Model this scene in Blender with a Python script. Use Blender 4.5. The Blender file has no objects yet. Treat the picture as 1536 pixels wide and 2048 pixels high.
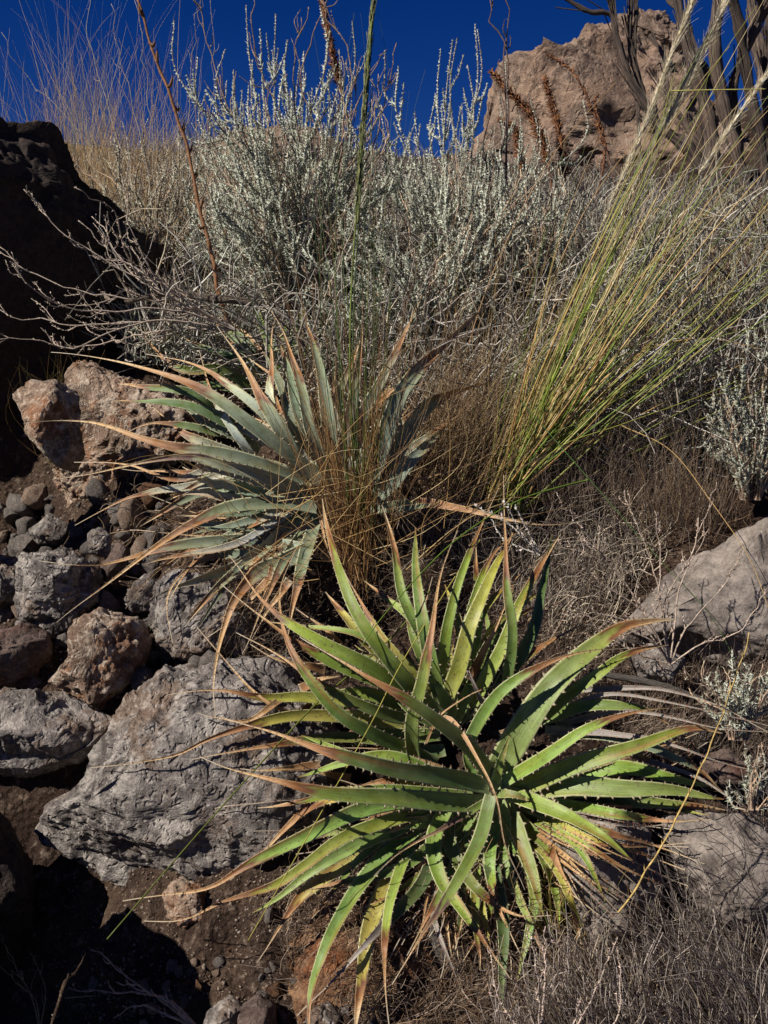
import bpy, math, random
import numpy as np
from mathutils import Vector, Matrix
random.seed(7); rs = np.random.RandomState(11)
R = math.radians
S = bpy.context.scene
COL = S.collection

# ---------------------------------------------------------------- camera, sky, sun, exposure
TANH = math.tan(R(30)); PITCH = R(-12)
cam = bpy.data.cameras.new('camera'); cam.sensor_fit = 'VERTICAL'; cam.angle = R(60)
cam.clip_start = 0.02; cam.clip_end = 500
co = bpy.data.objects.new('camera', cam); COL.objects.link(co)
co.location = (0, 0, 0); co.rotation_euler = (R(90) + PITCH, 0, 0); S.camera = co
RT = np.array([1., 0, 0]); FW = np.array([0, math.cos(PITCH), math.sin(PITCH)]); UP = np.array([0, -math.sin(PITCH), math.cos(PITCH)])
SUN = np.array([-0.70, -0.34, 0.70]); SUN /= np.linalg.norm(SUN)
W = bpy.data.worlds.new('World'); S.world = W; W.use_nodes = True
wn = W.node_tree; bg = wn.nodes['Background']
sky = wn.nodes.new('ShaderNodeTexSky'); sky.sky_type = 'NISHITA'; sky.sun_disc = False
sky.sun_elevation = math.asin(SUN[2]); sky.sun_rotation = math.atan2(SUN[0], SUN[1])
sky.altitude = 3000; sky.air_density = 1.0; sky.dust_density = 0.0; sky.ozone_density = 6.0
hs = wn.nodes.new('ShaderNodeHueSaturation'); hs.inputs['Saturation'].default_value = 1.29; hs.inputs['Value'].default_value = .72; hs.inputs['Hue'].default_value = .524
wn.links.new(sky.outputs[0], hs.inputs['Color']); wn.links.new(hs.outputs[0], bg.inputs['Color'])
bg.inputs['Strength'].default_value = 0.05
sl = bpy.data.lights.new('sun', 'SUN'); sl.energy = 5.0; sl.angle = R(0.5); sl.color = (1, .955, .89)
so = bpy.data.objects.new('sun', sl); COL.objects.link(so)
so.rotation_euler = Vector(SUN).to_track_quat('Z', 'Y').to_euler()
V = S.view_settings; V.view_transform = 'Standard'; V.look = 'None'; V.exposure = 0.34; V.gamma = 1.0; V.use_curve_mapping = False
S.cycles.use_denoising = True
S.cycles.max_bounces = 6

# ---------------------------------------------------------------- helpers
def lin(r, g=None, b=None):
    if g is None: r, g, b = r
    return np.array([((c / 255) / 12.92 if c / 255 <= .04045 else ((c / 255 + .055) / 1.055) ** 2.4) for c in (r, g, b)])
def nrm(v):
    v = np.asarray(v, float); return v / (np.linalg.norm(v, axis=-1, keepdims=True) + 1e-12)
PX = 2 * TANH / 2048          # metres per photo pixel at one metre of depth
def P(px, py, d):
    px = np.asarray(px, float); py = np.asarray(py, float); d = np.asarray(d, float)
    return (RT * ((px - 768) * PX * d)[..., None] + UP * ((1024 - py) * PX * d)[..., None] + FW * d[..., None])

def _h(ix, iy, iz, s):
    h = (ix * 374761393 + iy * 668265263 + iz * 2147483647 + s * 1274126177) & 0xffffffff
    h = ((h ^ (h >> 13)) * 1274126177) & 0xffffffff
    h = ((h ^ (h >> 16)) * 2246822519) & 0xffffffff
    return ((h ^ (h >> 15)) & 0xffffff) / float(0xffffff)
def vnoise(p, s=0):
    p = np.asarray(p, float); i = np.floor(p).astype(np.int64); f = p - i; f = f * f * f * (f * (f * 6 - 15) + 10)
    r = 0
    for a in (0, 1):
        for b in (0, 1):
            for c in (0, 1):
                w = (f[..., 0] if a else 1 - f[..., 0]) * (f[..., 1] if b else 1 - f[..., 1]) * (f[..., 2] if c else 1 - f[..., 2])
                r = r + w * _h(i[..., 0] + a, i[..., 1] + b, i[..., 2] + c, s)
    return r * 2 - 1
def fbm(p, oct=4, s=0, gain=.5, ridged=False):
    p = np.asarray(p, float); r = 0; a = 1
    for k in range(oct):
        n = vnoise(p * 2.03 ** k + 17.3 * k, s + k)
        r = r + a * ((1 - 2 * np.abs(n)) if ridged else n); a *= gain
    return r
def worley(p, s=0):
    p = np.asarray(p, float); i = np.floor(p).astype(np.int64); best = np.full(p.shape[:-1], 9.)
    for a in (-1, 0, 1):
        for b in (-1, 0, 1):
            for c in (-1, 0, 1):
                j = i + np.array([a, b, c])
                q = j + np.stack([_h(j[..., 0], j[..., 1], j[..., 2], s + k) for k in (1, 2, 3)], -1)
                best = np.minimum(best, ((p - q) ** 2).sum(-1))
    return np.sqrt(best)

# smooth profile of the hillside: height against distance
HY = [-3, .3, 1.0, 1.35, 1.75, 2.3, 3.2, 4.5, 6.0, 8.0, 10, 14, 40, 200]
HZ = [-2.4, -1.75, -1.42, -1.22, -.86, -.52, -.12, .40, .82, 1.42, 1.60, 1.5, -4, -40]
def Hs(x, y):
    x = np.asarray(x, float); y = np.asarray(y, float)
    z = sum(np.interp(y + o, HY, HZ) for o in (-.12, 0, .12)) / 3
    z = z - .30 * np.exp(-(((x + .75) / .26) ** 2 + ((y - 1.50) / .30) ** 2))      # hollow under the boulder, lower left
    z = z - .45 * np.exp(-(((x + 1.22) / .26) ** 2 + ((y - 2.6) / .38) ** 2))
    z = z + .10 * np.clip((x - .3), 0, 3) * np.clip((y - 1.4) / 2, 0, 1)
    return z
def H(x, y):
    p = np.stack([np.asarray(x, float), np.asarray(y, float), np.zeros_like(np.asarray(x, float))], -1)
    x = p[..., 0]; y = p[..., 1]; sg = lambda v: 1 / (1 + np.exp(-v))
    left = sg((-.12 - x) / .05) * sg((2.95 - y) / .08) * (.35 + .65 * sg((y - 1.62) / .05)); mid = sg((x + .2) / .06) * sg((.75 - x) / .08) * sg((y - 1.95) / .06) * sg((2.75 - y) / .06)
    right = sg((x - .55) / .06) * sg((2.3 - y) / .08)
    near = sg((3.6 - y) / .15) * sg((y - .8) / .1)
    relief = near * (.006 * fbm(p * 60, 2, 31) + .030 * np.clip(.5 - worley(p * 14, 4), 0, 1) - .022 * np.clip(.5 - worley(p * [34, 34, 20], 8), 0, 1) + .012 * vnoise(p * 26, 77))
    return Hs(x, y) + relief - .10 * left - .22 * mid - .07 * right + .035 * fbm(p * 3.1, 3, 5) + .012 * fbm(p * 17, 3, 9) + .10 * fbm(p * .7, 2, 3) * np.clip((p[..., 1] - 3) / 3, 0, 1)
def Dg(px, py, f=Hs, K=150):
    """depth at which the ray through a photo pixel meets the hillside"""
    px = np.atleast_1d(np.asarray(px, float)); py = np.atleast_1d(np.asarray(py, float))
    out = np.full(px.shape, 12.); done = np.zeros(px.shape, bool)
    todo = np.arange(len(px)); last = .9
    for d in np.geomspace(.9, 14, K):
        if not len(todo): break
        q = P(px[todo], py[todo], np.full(len(todo), d)); hit = q[..., 2] <= Hs(q[..., 0], q[..., 1]) + (.06 if f is not Hs else 0)
        out[todo[hit]] = d; todo = todo[~hit]
    if f is not Hs:       # march the last stretch over the real relief
        d = out.copy() - .10; todo = np.arange(len(px))
        for k in range(70):
            q = P(px[todo], py[todo], d[todo]); z = f(q[:, 0], q[:, 1]); hit = q[:, 2] <= z; todo = todo[~hit]
            if not len(todo): break
            d[todo] += np.clip((q[:, 2] - z)[~hit] * .7, .003, .25)
        out = np.minimum(d, 14)
    return out
def dg(px, py): return float(Dg(px, py)[0]) if not (px < 150 and 700 < py < 1000) else 2.5

# ---------------------------------------------------------------- mesh + object helpers
class MB:
    def __init__(s): s.v = []; s.f4 = []; s.f3 = []; s.c = []; s.uv = []; s.n = 0
    def add(s, v, f, col, uv=None):
        v = np.asarray(v, float).reshape(-1, 3); f = np.asarray(f, np.int64)
        s.v.append(v); (s.f4 if f.shape[1] == 4 else s.f3).append(f + s.n)
        col = np.asarray(col, float)
        if col.ndim == 1: col = np.tile(col, (len(v), 1))
        s.c.append(col.reshape(-1, 3)); s.uv.append(np.zeros((len(v), 2)) if uv is None else np.asarray(uv, float).reshape(-1, 2)); s.n += len(v)
    def add_more_faces(s, f, base):
        f = np.asarray(f, np.int64); (s.f4 if f.shape[1] == 4 else s.f3).append(f + base)
    def mesh(s, name, smooth=True, origin=(0, 0, 0)):
        me = bpy.data.meshes.new(name)
        v = np.concatenate(s.v) - np.asarray(origin); c = np.concatenate(s.c); uv = np.concatenate(s.uv)
        f4 = np.concatenate(s.f4) if s.f4 else np.zeros((0, 4), int); f3 = np.concatenate(s.f3) if s.f3 else np.zeros((0, 3), int)
        me.vertices.add(len(v)); me.vertices.foreach_set('co', v.astype(np.float32).ravel())
        loops = np.concatenate([f4.ravel(), f3.ravel()]).astype(np.int32)
        me.loops.add(len(loops)); me.loops.foreach_set('vertex_index', loops)
        st = np.concatenate([np.arange(len(f4)) * 4, len(f4) * 4 + np.arange(len(f3)) * 3]).astype(np.int32)
        me.polygons.add(len(st)); me.polygons.foreach_set('loop_start', st)
        me.update(calc_edges=True)
        if smooth: me.polygons.foreach_set('use_smooth', np.ones(len(st), bool))
        a = me.color_attributes.new('Col', 'FLOAT_COLOR', 'POINT')
        a.data.foreach_set('color', np.concatenate([c, np.ones((len(c), 1))], 1).astype(np.float32).ravel())
        u = me.uv_layers.new(name='UVMap'); u.data.foreach_set('uv', uv[loops].astype(np.float32).ravel())
        return me
    def build(s, name, mat, parent=None, smooth=True, kind=None):
        if not s.n: return None
        org = np.array(parent.location) if parent is not None else np.zeros(3)
        if parent is None:
            vv = np.concatenate(s.v); org = np.array([vv[:, 0].mean(), vv[:, 1].mean(), vv[:, 2].min()])
        o = bpy.data.objects.new(name, s.mesh(name, smooth, org)); COL.objects.link(o)
        o.data.materials.append(mat)
        if parent is not None: o.parent = parent
        else: o.location = org
        if kind: o['kind'] = kind
        return o
def tag(o, label, cat, group=None, kind=None):
    o['label'] = label; o['category'] = cat
    if group: o['group'] = group
    if kind: o['kind'] = kind
    return o
def thing(name, label, cat, loc, group=None):
    o = bpy.data.objects.new(name, None); COL.objects.link(o); o.location = [float(c) for c in loc]; o.empty_display_size = .05
    return tag(o, label, cat, group)

def spline(pts, n):
    """Catmull-Rom through points (k,d) resampled evenly to n"""
    pts = np.asarray(pts, float)
    if len(pts) == 2: return pts[0] + (pts[1] - pts[0]) * np.linspace(0, 1, n)[:, None]
    q = np.vstack([2 * pts[0] - pts[1], pts, 2 * pts[-1] - pts[-2]]); out = []
    for i in range(len(pts) - 1):
        a, b, c, d = q[i:i + 4]; t = np.linspace(0, 1, 12, endpoint=False)[:, None]
        out.append(.5 * ((2 * b) + (c - a) * t + (2 * a - 5 * b + 4 * c - d) * t ** 2 + (3 * b - a - 3 * c + d) * t ** 3))
    out = np.vstack(out + [pts[-1:]]); s = np.r_[0, np.cumsum(np.linalg.norm(np.diff(out[:, :3] if out.shape[1] > 2 else out, axis=0), axis=1))]
    u = np.linspace(0, s[-1], n); return np.stack([np.interp(u, s, out[:, k]) for k in range(out.shape[1])], 1)

def strands(mb, Pn, Rn, col, sides=3):
    """many tubes at once. Pn (N,n,3) Rn (N,n) col (N,3) or (N,n,3)"""
    N, n, _ = Pn.shape
    T = np.gradient(Pn, axis=1); T = nrm(T)
    ref = np.zeros((N, 1, 3)) + nrm(rs.normal(size=(N, 1, 3)))
    A = nrm(np.cross(T, ref)); B = np.cross(T, A)
    ang = np.arange(sides) * 2 * np.pi / sides
    ring = (A[:, :, None] * np.cos(ang)[:, None] + B[:, :, None] * np.sin(ang)[:, None]) * Rn[:, :, None, None]
    v = Pn[:, :, None] + ring
    i = np.arange(N)[:, None, None] * n * sides + np.arange(n - 1)[None, :, None] * sides
    k = np.arange(sides)[None, None]; k2 = (k + 1) % sides
    f = np.stack([i + k, i + k2, i + sides + k2, i + sides + k], -1).reshape(-1, 4)
    col = np.asarray(col, float)
    if col.ndim == 1: col = np.tile(col, (N, 1))
    if col.ndim == 2: col = np.repeat(col[:, None], n, 1)
    uv = np.zeros((N, n, sides, 2)); uv[..., 0] = (rs.rand(N) * 10)[:, None, None] + np.arange(sides) / sides; uv[..., 1] = np.linspace(0, 1, n)[None, :, None]
    mb.add(v.reshape(-1, 3), f, np.repeat(col[:, :, None], sides, 2).reshape(-1, 3), uv.reshape(-1, 2))

def tube(mb, pts, r, col, sides=6, rough=0., seed=0, n=None):
    pts = np.asarray(pts, float); n = n or max(6, len(pts) * 5); p = spline(pts, n)
    r = np.interp(np.linspace(0, 1, n), np.linspace(0, 1, len(np.atleast_1d(r))), np.atleast_1d(r)) if np.ndim(r) else np.full(n, r)
    T = nrm(np.gradient(p, axis=0)); a = nrm(np.cross(T, [.3, .2, .93])); b = np.cross(T, a)
    ang = np.arange(sides) * 2 * np.pi / sides
    ring = a[:, None] * np.cos(ang)[:, None] + b[:, None] * np.sin(ang)[:, None]
    rr = r[:, None] * (1 + rough * fbm((p[:, None] + ring * r[:, None, None] * 1.0) * (.35 / max(r.mean(), 1e-4)), 3, seed))
    v = p[:, None] + ring * rr[..., None]
    i = (np.arange(n - 1) * sides)[:, None]; k = np.arange(sides)[None]; k2 = (k + 1) % sides
    f = np.stack([i + k, i + k2, i + sides + k2, i + sides + k], -1).reshape(-1, 4)
    uv = np.stack(np.meshgrid(np.arange(sides) / sides, np.linspace(0, 1, n)), -1)
    b0 = mb.n
    mb.add(v.reshape(-1, 3), f, col, uv.reshape(-1, 2))
    for e in (0, n - 1):
        ctr = p[e]; base = mb.n; mb.add([ctr], np.zeros((0, 3), int), np.asarray(col) if np.ndim(col) == 1 else col[-1])
        mb.add_more_faces([[base, b0 + e * sides + q, b0 + e * sides + (q + 1) % sides] for q in range(sides)], 0)

def bits(mb, pos, dirs, L, w, col):
    """small pointed leaves: N four-faced slivers"""
    N = len(pos); d = nrm(dirs); a = nrm(np.cross(d, rs.normal(size=(N, 3)))); b = np.cross(d, a)
    L = np.broadcast_to(L, (N,))[:, None]; w = np.broadcast_to(w, (N,))[:, None]
    v = np.stack([pos + a * w, pos - a * w * .6 + b * w * .8, pos - a * w * .6 - b * w * .8, pos + d * L], 1)
    i = (np.arange(N) * 4)[:, None]
    f = np.concatenate([i + [3, 1, 0], i + [3, 2, 1], i + [3, 0, 2]])
    col = np.asarray(col, float); col = np.tile(col, (N, 1)) if col.ndim == 1 else col
    mb.add(v.reshape(-1, 3), f, np.repeat(col, 4, 0))

def var(col, N, a=.18, hue=.06):
    return np.clip(np.asarray(col) * (1 + a * rs.normal(size=(N, 1))) * (1 + hue * rs.normal(size=(N, 3))), .003, .9)
def pal(cols, N, wts=None):
    cols = np.array([lin(c) for c in cols]); k = rs.choice(len(cols), N, p=wts); t = rs.rand(N, 1) * .5
    k2 = rs.choice(len(cols), N, p=wts); return np.clip(cols[k] * (1 - t) + cols[k2] * t, .003, .9)

# ---------------------------------------------------------------- materials
def new_mat(name):
    m = bpy.data.materials.new(name); m.use_nodes = True; return m, m.node_tree, m.node_tree.nodes['Principled BSDF']
def N_(t, typ, **kw):
    n = t.nodes.new(typ)
    for k, v in kw.items():
        if k in n.inputs: n.inputs[k].default_value = v
        else: setattr(n, k, v)
    return n
def mixc(t, a, b, fac, mode='MIX'):
    m = t.nodes.new('ShaderNodeMix'); m.data_type = 'RGBA'; m.blend_type = mode
    for s, v in ((m.inputs[6], a), (m.inputs[7], b), (m.inputs[0], fac)):
        if hasattr(v, 'is_output'): t.links.new(v, s)
        elif np.ndim(v): s.default_value = (*v, 1)
        else: s.default_value = v
    return m.outputs[2]
def ramp(t, src, stops):
    r = t.nodes.new('ShaderNodeValToRGB'); el = r.color_ramp.elements
    while len(el) < len(stops): el.new(.5)
    for e, (p, c) in zip(el, stops): e.position = p; e.color = (*c, 1) if np.ndim(c) else (c, c, c, 1)
    t.links.new(src, r.inputs[0]); return r.outputs[0]
def mathn(t, op, a, b=0.):
    m = t.nodes.new('ShaderNodeMath'); m.operation = op
    for s, v in zip(m.inputs, (a, b)):
        if hasattr(v, 'is_output'): t.links.new(v, s)
        else: s.default_value = v
    return m.outputs[0]

def leaf_material(name, rough, streak, trans, spec=.5, bloom=0.):
    m, t, b = new_mat(name)
    at = N_(t, 'ShaderNodeAttribute', attribute_name='Col'); uv = N_(t, 'ShaderNodeUVMap', uv_map='UVMap')
    mp = N_(t, 'ShaderNodeMapping'); mp.inputs['Scale'].default_value = (22, 2.5, 1); t.links.new(uv.outputs[0], mp.inputs[0])
    ns = N_(t, 'ShaderNodeTexNoise', Scale=1.0, Detail=5.0, Roughness=.6); t.links.new(mp.outputs[0], ns.inputs['Vector'])
    g = N_(t, 'ShaderNodeTexCoord'); n2 = N_(t, 'ShaderNodeTexNoise', Scale=38.0, Detail=4.0); t.links.new(g.outputs['Object'], n2.inputs['Vector'])
    f1 = ramp(t, ns.outputs[0], [(.3, 1 - streak), (.7, 1 + streak * .3)])
    f2 = ramp(t, n2.outputs[0], [(.3, .78), (.7, 1.1)])
    c = mixc(t, mixc(t, at.outputs[0], f1, 1., 'MULTIPLY'), f2, 1., 'MULTIPLY')
    # tiny flecks and scars
    n3 = N_(t, 'ShaderNodeTexNoise', Scale=170.0, Detail=2.0); t.links.new(g.outputs['Object'], n3.inputs['Vector'])
    c = mixc(t, c, (.16, .11, .05), ramp(t, n3.outputs[0], [(.60, 0.), (.68, .7)]))
    if bloom: c = mixc(t, c, (.30, .34, .31), ramp(t, n2.outputs[0], [(.35, 0.), (.75, bloom)]))
    t.links.new(c, b.inputs['Base Color']); b.inputs['Roughness'].default_value = rough
    rr = ramp(t, n2.outputs[0], [(.3, rough - .06), (.75, rough + .16)]); t.links.new(rr, b.inputs['Roughness'])
    b.inputs['Specular IOR Level'].default_value = spec
    bp = N_(t, 'ShaderNodeBump', Strength=.35, Distance=.002); hh = mathn(t, 'ADD', ns.outputs[0], mathn(t, 'MULTIPLY', n2.outputs[0], 1.2))
    t.links.new(hh, bp.inputs['Height']); t.links.new(bp.outputs[0], b.inputs['Normal'])
    tr = N_(t, 'ShaderNodeBsdfTranslucent'); t.links.new(mixc(t, c, (1.0, 1.0, .55), 1., 'MULTIPLY'), tr.inputs[0])
    ms = N_(t, 'ShaderNodeMixShader', Fac=trans); out = t.nodes['Material Output']
    t.links.new(b.outputs[0], ms.inputs[1]); t.links.new(tr.outputs[0], ms.inputs[2]); t.links.new(ms.outputs[0], out.inputs[0])
    return m
M_GREEN = leaf_material('green_leaf', .42, .42, .16, .4, .12)
M_SILVER = leaf_material('silver_leaf', .55, .16, .06, .3, .35)
def plain_material(name, rough=.7, amount=.35, scale=60., trans=0., spec=.25):
    m, t, b = new_mat(name)
    at = N_(t, 'ShaderNodeAttribute', attribute_name='Col'); g = N_(t, 'ShaderNodeTexCoord')
    ns = N_(t, 'ShaderNodeTexNoise', Scale=scale, Detail=3.0); t.links.new(g.outputs['Object'], ns.inputs['Vector'])
    c = mixc(t, at.outputs[0], ramp(t, ns.outputs[0], [(.3, 1 - amount), (.7, 1 + amount * .4)]), 1., 'MULTIPLY')
    t.links.new(c, b.inputs['Base Color']); b.inputs['Roughness'].default_value = rough; b.inputs['Specular IOR Level'].default_value = spec
    if trans:
        tr = N_(t, 'ShaderNodeBsdfTranslucent'); t.links.new(c, tr.inputs[0]); ms = N_(t, 'ShaderNodeMixShader', Fac=trans)
        t.links.new(b.outputs[0], ms.inputs[1]); t.links.new(tr.outputs[0], ms.inputs[2]); t.links.new(ms.outputs[0], t.nodes['Material Output'].inputs[0])
    return m
M_STRAW = plain_material('straw', .5, .3, 90., .15, .4)
M_TWIG = plain_material('twig_bark', .8, .45, 120.)
M_SHRUB = plain_material('felted_leaf', .8, .2, 80., .1)
def bark_material():
    m, t, b = new_mat('weathered_bark')
    at = N_(t, 'ShaderNodeAttribute', attribute_name='Col'); uv = N_(t, 'ShaderNodeUVMap', uv_map='UVMap')
    mp = N_(t, 'ShaderNodeMapping'); mp.inputs['Scale'].default_value = (12, 3.2, 1); t.links.new(uv.outputs[0], mp.inputs[0])
    ns = N_(t, 'ShaderNodeTexNoise', Scale=2.0, Detail=7.0, Roughness=.7, Distortion=.6); t.links.new(mp.outputs[0], ns.inputs['Vector'])
    c = mixc(t, at.outputs[0], ramp(t, ns.outputs[0], [(.38, .12), (.5, .75), (.62, 1.4)]), 1., 'MULTIPLY')
    t.links.new(c, b.inputs['Base Color']); b.inputs['Roughness'].default_value = .85
    bp = N_(t, 'ShaderNodeBump', Strength=1., Distance=.04); t.links.new(ns.outputs[0], bp.inputs['Height']); t.links.new(bp.outputs[0], b.inputs['Normal'])
    return m
M_BARK = bark_material()
def rock_material(name, base, pale, dark, scale=1., pit=.6, pale_amt=.5, warm=None, bump=1.):
    m, t, b = new_mat(name)
    g = N_(t, 'ShaderNodeTexCoord'); oi = N_(t, 'ShaderNodeObjectInfo')
    va = N_(t, 'ShaderNodeVectorMath', operation='ADD'); cx = N_(t, 'ShaderNodeCombineXYZ')
    for k in range(3): t.links.new(mathn(t, 'MULTIPLY', oi.outputs['Random'], 13. * (k + 1)), cx.inputs[k])
    t.links.new(g.outputs['Object'], va.inputs[0]); t.links.new(cx.outputs[0], va.inputs[1]); v = va.outputs[0]
    def noise(sc, det=6., ro=.6, dist=0.):
        n = N_(t, 'ShaderNodeTexNoise', Scale=sc * scale, Detail=det, Roughness=ro, Distortion=dist); t.links.new(v, n.inputs['Vector']); return n.outputs[0]
    big, mid, fine, grit = noise(3.5, 5), noise(13, 7, .65, .4), noise(55, 6, .7), noise(260, 3, .6)
    c = mixc(t, base, dark, ramp(t, big, [(.42, 0.), (.56, .85)]))
    c = mixc(t, c, pale, ramp(t, mid, [(.49, 0.), (.6, pale_amt)]))
    if warm is not None: c = mixc(t, c, warm, ramp(t, noise(6, 6, .7, .5), [(.52, 0.), (.62, .8)]))
    c = mixc(t, c, pale, ramp(t, fine, [(.53, 0.), (.62, pale_amt)]))
    c = mixc(t, c, ramp(t, fine, [(.3, .35), (.46, .95), (.75, 1.15)]), 1., 'MULTIPLY')
    c = mixc(t, c, ramp(t, grit, [(.3, .7), (.7, 1.18)]), 1., 'MULTIPLY')
    vc = N_(t, 'ShaderNodeTexVoronoi', feature='DISTANCE_TO_EDGE', Scale=7. * scale); vj = N_(t, 'ShaderNodeVectorMath', operation='ADD'); nz = N_(t, 'ShaderNodeTexNoise', Scale=9. * scale, Detail=4.)
    t.links.new(v, nz.inputs['Vector']); t.links.new(v, vj.inputs[0]); sm = N_(t, 'ShaderNodeVectorMath', operation='SCALE'); t.links.new(nz.outputs['Color'], sm.inputs[0]); sm.inputs['Scale'].default_value = .25 / scale
    t.links.new(sm.outputs[0], vj.inputs[1]); t.links.new(vj.outputs[0], vc.inputs['Vector'])
    vein = ramp(t, vc.outputs['Distance'], [(0., 1.), (.035, 0.)])
    c = mixc(t, c, pale, mathn(t, 'MULTIPLY', vein, mathn(t, 'MULTIPLY', ramp(t, big, [(.5, 0.), (.6, 1.)]), .6)))
    t.links.new(c, b.inputs['Base Color']); b.inputs['Roughness'].default_value = .85; b.inputs['Specular IOR Level'].default_value = .25
    vo = N_(t, 'ShaderNodeTexVoronoi', Scale=42. * scale, Randomness=1.); t.links.new(vj.outputs[0], vo.inputs['Vector'])
    pits = ramp(t, vo.outputs['Distance'], [(.1, 0.), (.42, 1.)])
    pits = mathn(t, 'MULTIPLY', pits, pit)
    hgt = mathn(t, 'ADD', mathn(t, 'ADD', mathn(t, 'MULTIPLY', mid, 1.6), mathn(t, 'MULTIPLY', fine, 1.1)), mathn(t, 'ADD', pits, mathn(t, 'MULTIPLY', grit, .3)))
    bp = N_(t, 'ShaderNodeBump', Strength=.7 * bump, Distance=.014 / scale); t.links.new(hgt, bp.inputs['Height']); t.links.new(bp.outputs[0], b.inputs['Normal'])
    return m
M_LIME = rock_material('grey_limestone', lin(124, 115, 108), lin(188, 178, 166), lin(82, 74, 69), 1., 1.3, .5, lin(118, 96, 78))
M_LIMEW = rock_material('warm_limestone', lin(150, 126, 106), lin(200, 184, 164), lin(104, 82, 66), 1.1, .6, .55, lin(140, 92, 58))
M_DARK = rock_material('dark_stone', lin(104, 86, 76), lin(140, 122, 110), lin(70, 56, 50), 1.4, .4, .3, lin(96, 62, 44))
M_CLIFF = rock_material('shade_darkened_rock', lin(62, 50, 44), lin(84, 70, 60), lin(44, 36, 32), .8, .4, .3)  # colour set darker than the rock itself, so deep shade is painted in
M_BROWN = rock_material('brown_weathered_rock', lin(122, 88, 62), lin(158, 126, 96), lin(80, 56, 40), 1.3, .7, .4, lin(128, 74, 40))
M_PEAK = rock_material('peak_conglomerate', lin(134, 112, 94), lin(164, 142, 122), lin(104, 84, 72), .35, .5, .35, lin(150, 122, 100), .8)
M_SMOOTH = rock_material('smooth_grey_rock', lin(126, 115, 106), lin(156, 144, 132), lin(100, 90, 82), .7, .15, .4, None, .5)
def soil_material():
    m, t, b = new_mat('rocky_soil')
    g = N_(t, 'ShaderNodeTexCoord'); v = g.outputs['Object']
    def noise(sc, det=6., ro=.65):
        n = N_(t, 'ShaderNodeTexNoise', Scale=sc, Detail=det, Roughness=ro); t.links.new(v, n.inputs['Vector']); return n.outputs[0]
    a, f, gr = noise(5), noise(38), noise(190, 4)
    c = mixc(t, lin(62, 48, 40), lin(94, 76, 62), ramp(t, a, [(.4, 0.), (.65, 1.)]))
    c = mixc(t, c, lin(160, 140, 122), ramp(t, f, [(.56, 0.), (.72, .8)]))
    c = mixc(t, c, ramp(t, gr, [(.3, .5), (.7, 1.25)]), 1., 'MULTIPLY')
    t.links.new(c, b.inputs['Base Color']); b.inputs['Roughness'].default_value = .95; b.inputs['Specular IOR Level'].default_value = .1
    vo = N_(t, 'ShaderNodeTexVoronoi', Scale=60.); t.links.new(v, vo.inputs['Vector'])
    h = mathn(t, 'ADD', mathn(t, 'MULTIPLY', f, 1.6), mathn(t, 'ADD', mathn(t, 'MULTIPLY', gr, .5), mathn(t, 'MULTIPLY', ramp(t, vo.outputs['Distance'], [(.0, 1.), (.6, 0.)]), .6)))
    bp = N_(t, 'ShaderNodeBump', Strength=1., Distance=.015); t.links.new(h, bp.inputs['Height']); t.links.new(bp.outputs[0], b.inputs['Normal'])
    return m
M_SOIL = soil_material()

# ---------------------------------------------------------------- the hillside (one sheet to the horizon)
def ground():
    xs = np.r_[np.linspace(-200, -8, 16)[:-1], np.linspace(-8, -1.6, 50)[:-1], np.linspace(-1.6, 1.6, 300), np.linspace(1.6, 8, 50)[1:], np.linspace(8, 200, 16)[1:]]
    ys = np.r_[np.linspace(-6, .9, 12)[:-1], np.linspace(.9, 3.2, 230)[:-1], np.linspace(3.2, 8.5, 160), np.linspace(8.5, 30, 30)[1:], np.linspace(30, 200, 12)[1:]]
    X, Y = np.meshgrid(xs, ys); Z = H(X, Y)
    mb = MB(); ny, nx = X.shape
    i = (np.arange(ny - 1) * nx)[:, None] + np.arange(nx - 1)[None]
    f = np.stack([i, i + 1, i + nx + 1, i + nx], -1).reshape(-1, 4)
    mb.add(np.stack([X, Y, Z], -1).reshape(-1, 3), f, lin(120, 90, 66))
    o = mb.build('hillside', M_SOIL); o['kind'] = 'structure'
    o['label'] = 'steep brown stony soil of the hillside'
ground()

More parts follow.
